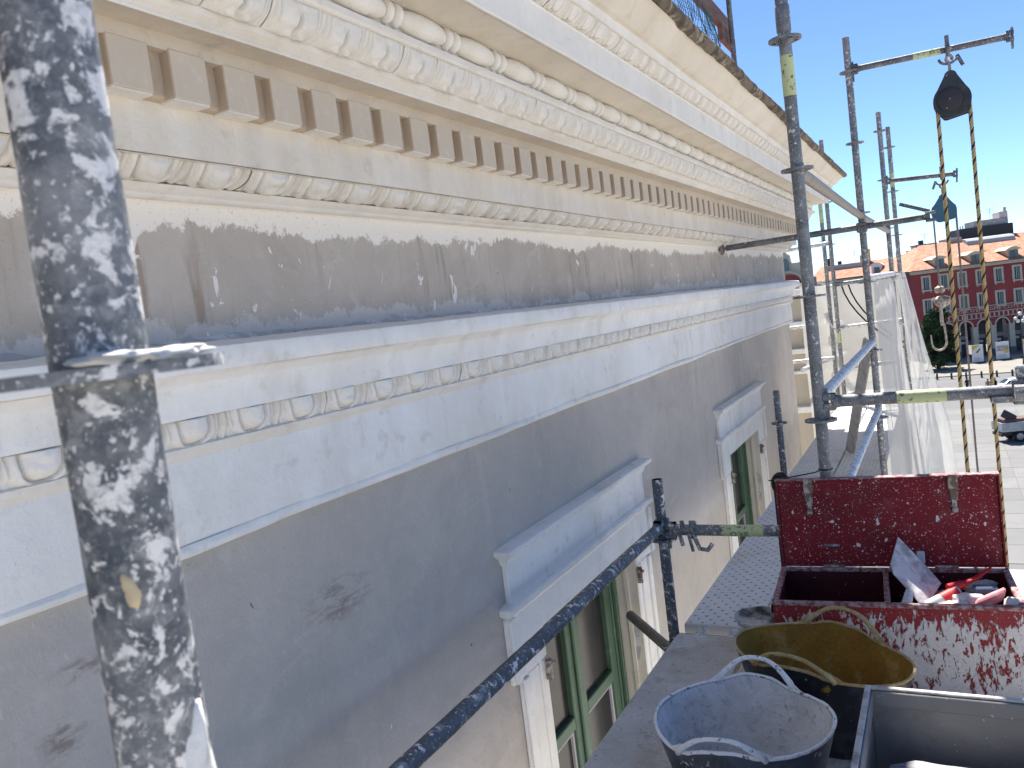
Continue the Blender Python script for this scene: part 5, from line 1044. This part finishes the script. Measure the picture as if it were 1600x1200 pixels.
for dx, dz in ((-.55, 6.9), (.55, 6.9), (-.0, 7.55), (-.3, 6.5), (.3, 6.5)): ob('globe', MB().add(*blob((9.3+dx, 133, GZ+dz), .24, .24, .24, 7, 0)), 'globe', lp, True, 180)

# vehicles
def wheel(mb_t, mb_r, c, r, w, ax):
    c = Vector(c); ax = Vector(ax).normalized(); mb_t.path([c-ax*w/2, c-ax*w*.4, c+ax*w*.4, c+ax*w/2], [r*.9, r, r, r*.9], 20); mb_r.path([c-ax*w*.53, c-ax*w*.50], [r*.5, r*.62], 16)
def car(label, loc, ang):
    t = thing('parked_car', label, 'car', loc, None); x, y_, z = loc; cr, sr = math.cos(ang), math.sin(ang); T = lambda q: Vector((x+q.x*cr-q.y*sr, y_+q.x*sr+q.y*cr, z+q.z))
    prof = [(-2.25, .35), (-2.28, .62), (-2.15, .80), (-1.35, .93), (-.75, 1.30), (-.2, 1.44), (.7, 1.45), (1.35, 1.30), (1.95, 1.02), (2.2, .92), (2.25, .5), (2.15, .32)]
    n = len(prof); V = []
    for yy, k in ((-.88, .96), (-.80, 1.0), (.80, 1.0), (.88, .96)):
        for px, pz in prof: V.append(T(Vector((px*(.985 if abs(yy) > .85 else 1), yy*(1-.20*max(0, (pz-.95)/.5)), pz*k if pz > .5 else pz))))
    ob('body', MB().add(V, [(i*n+j, i*n+(j+1) % n, (i+1)*n+(j+1) % n, (i+1)*n+j) for i in range(3) for j in range(n)]+[tuple(range(n)), tuple(range(3*n, 4*n))]), 'car_paint', t, True, 35)
    for s in (-1, 1):
        for poly in ([(-1.15, .97), (-.70, 1.26), (-.15, 1.36), (-.1, .97)], [(-.02, .97), (-.05, 1.37), (.68, 1.37), (.75, .97)], [(.83, .97), (.78, 1.36), (1.25, 1.24), (1.65, 1.0)]):
            ob('side_window', MB().prism([(px, pz) for px, pz in poly], s*.78, s*.885, lambda q: T(Vector((q.y, q.x*(1-.20*max(0, (q.z-.95)/.5))*1.0, q.z)))), 'car_glass', t)
    ob('windscreen', MB().add([T(Vector(q)) for q in ((-1.36, -.72, .95), (-1.36, .72, .95), (-.74, .62, 1.32), (-.74, -.62, 1.32))], [(0, 1, 2, 3)]), 'car_glass', t)
    for wx in (-1.38, 1.40):
        for s in (-1, 1):
            a, b = MB(), MB(); wheel(a, b, T(Vector((wx, s*.80, .33))), .33, .2, T(Vector((0, s*-1.0, 0)))-T(Vector((0, 0, 0)))); wh = ob('wheel', a, 'tyre', t, True); ob('hub_cap', b, 'rim', wh, True)
    for s in (-1, 1): ob('headlight', MB().bbox(-2.27, -2.1, s*.6-.14, s*.6+.14, .66, .78, .03, T), 'globe', t)
car('silver hatchback parked beyond the end rail, right edge', (6.75, 111.6, GZ+.008), .30)
tk = thing('flatbed_truck', 'white and grey flatbed truck cut by the right edge', 'truck', (7.5, 80.5, GZ+.02)); ang = .36; cr, sr = math.cos(ang), math.sin(ang)
TK = lambda q: Vector((3.7+q.x*cr-q.y*sr, 79.0+q.x*sr+q.y*cr, GZ+.02+q.z))
ob('bed_side', MB().bbox(0, 4.6, -.02, .04, 1.05, 1.72, .02, TK).bbox(0, 4.6, 2.05, 2.11, 1.05, 1.72, .02, TK), 'truck_grey', tk); ob('tailboard', MB().bbox(-.02, .04, .05, 2.04, 1.05, 1.72, .02, TK), 'truck_grey', tk); ob('bed_floor', MB().bbox(0, 4.6, .04, 2.05, .95, 1.05, .01, TK), 'board_grey', tk)
ob('chassis', MB().bbox(.1, 6.2, .35, 1.75, .55, .95, .03, TK), 'iron', tk); ob('bumper', MB().bbox(-.05, .12, .2, 1.9, .55, .8, .02, TK), 'iron', tk); ob('cab', MB().prism([(.02, .6), (.02, 2.4), (.2, 2.55), (1.9, 2.55), (2.07, 2.4), (2.07, .6)], 4.7, 6.5, lambda q: TK(Vector((q.x, q.y, q.z)))), 'poster_white', tk); ob('cab_window', MB().bbox(5.1, 6.3, -.01, .03, 1.6, 2.3, .01, TK), 'car_glass', tk)
for wx in (1.35, 5.6):
    for s in (.18, 1.9):
        a, b = MB(), MB(); wheel(a, b, TK(Vector((wx, s, .46))), .46, .28, TK(Vector((0, 1 if s < 1 else -1, 0)))-TK(Vector((0, 0, 0)))); wh = ob('wheel', a, 'tyre', tk, True); ob('hub_cap', b, 'rim', wh, True)
tag(ob('load_crate', MB().bbox(.3, 3.6, .25, 1.6, 1.06, 1.95, .04, TK), 'board_wood'), 'brown load standing on the truck bed', 'load')
tag(ob('folded_barrier', MB().bbox(-.6, .6, -.1, .1, -.35, .35, .05, lambda q: TK(Vector((.75+q.x*.8+q.z*.5, .5+q.y, 2.2+q.z*.8-q.x*.55)))), 'iron'), 'dark folded tool tipped over the tail end of the truck bed', 'tool')

# people, seen from far above
def person(label, loc, ang, top, legs, stride=.12):
    x, y_, z = loc; t = thing('person', label, 'person', loc, 'people on the square', ang); local(t)
    J = {'pel': (0, 0, .95), 'chest': (0, .02, 1.28), 'neck': (0, .02, 1.46), 'head': (0, .04, 1.60), 'crown': (0, .03, 1.70)}
    E_ = [('pel', 'chest'), ('chest', 'neck'), ('neck', 'head'), ('head', 'crown')]; Rr = {'pel': .15, 'chest': .17, 'neck': .055, 'head': .095, 'crown': .07}
    for s, n_ in ((-1, 'l'), (1, 'r')):
        J.update({'sh'+n_: (s*.19, .02, 1.42), 'el'+n_: (s*.26, -.02, 1.14), 'ha'+n_: (s*.25, .12, .92), 'kn'+n_: (s*.10, s*stride*.6+.03, .50), 'an'+n_: (s*.10, s*stride, .09), 'to'+n_: (s*.11, s*stride+.15, .04)})
        Rr.update({'sh'+n_: .065, 'el'+n_: .048, 'ha'+n_: .04, 'kn'+n_: .065, 'an'+n_: .045, 'to'+n_: .04}); E_ += [('chest', 'sh'+n_), ('sh'+n_, 'el'+n_), ('el'+n_, 'ha'+n_), ('pel', 'kn'+n_), ('kn'+n_, 'an'+n_), ('an'+n_, 'to'+n_)]
    ks = list(J); me = D.meshes.new('body'); me.from_pydata([J[k] for k in ks], [(ks.index(a), ks.index(b)) for a, b in E_], []); me.materials.append(M[top])
    o = D.objects.new('body', me); COL.objects.link(o); o.parent = t
    md = o.modifiers.new('skin', 'SKIN'); md.use_smooth_shade = True
    for i, k in enumerate(ks): me.skin_vertices[0].data[i].radius = (Rr[k], Rr[k]*(.75 if k in ('pel', 'chest') else 1)); me.skin_vertices[0].data[i].use_root = (k == 'pel')
    o.modifiers.new('sub', 'SUBSURF').levels = 1
    link('hair', MB().add(*blob((0, .015, 1.66), .105, .115, .10, 7, .1)).mesh('hair', M['hair'], True), t); link('trousers', MB().path([(-.10, 0, .96), (-.10, -stride*.5+.02, .52), (-.10, -stride, .12)], [.125, .085, .065], 8).path([(.10, 0, .96), (.10, stride*.5+.02, .52), (.10, stride, .12)], [.125, .085, .065], 8).mesh('trousers', M[legs], True), t)
    link('face', MB().add(*blob((0, .07, 1.60), .075, .06, .095, 7, .05)).mesh('face', M['skin'], True), t)
person('person in dark clothes walking alone between the bollard rows', (1.93, 112.1, GZ+.008), .6, 'cloth_dark', 'cloth_dark', .2)
person('person in beige top standing left of the silver car', (4.0, 109.6, GZ+.008), 2.6, 'cloth_beige', 'cloth_beige')
person('person in black standing against the front of the silver car', (4.75, 110.2, GZ+.008), 2.2, 'cloth_black', 'cloth_black')
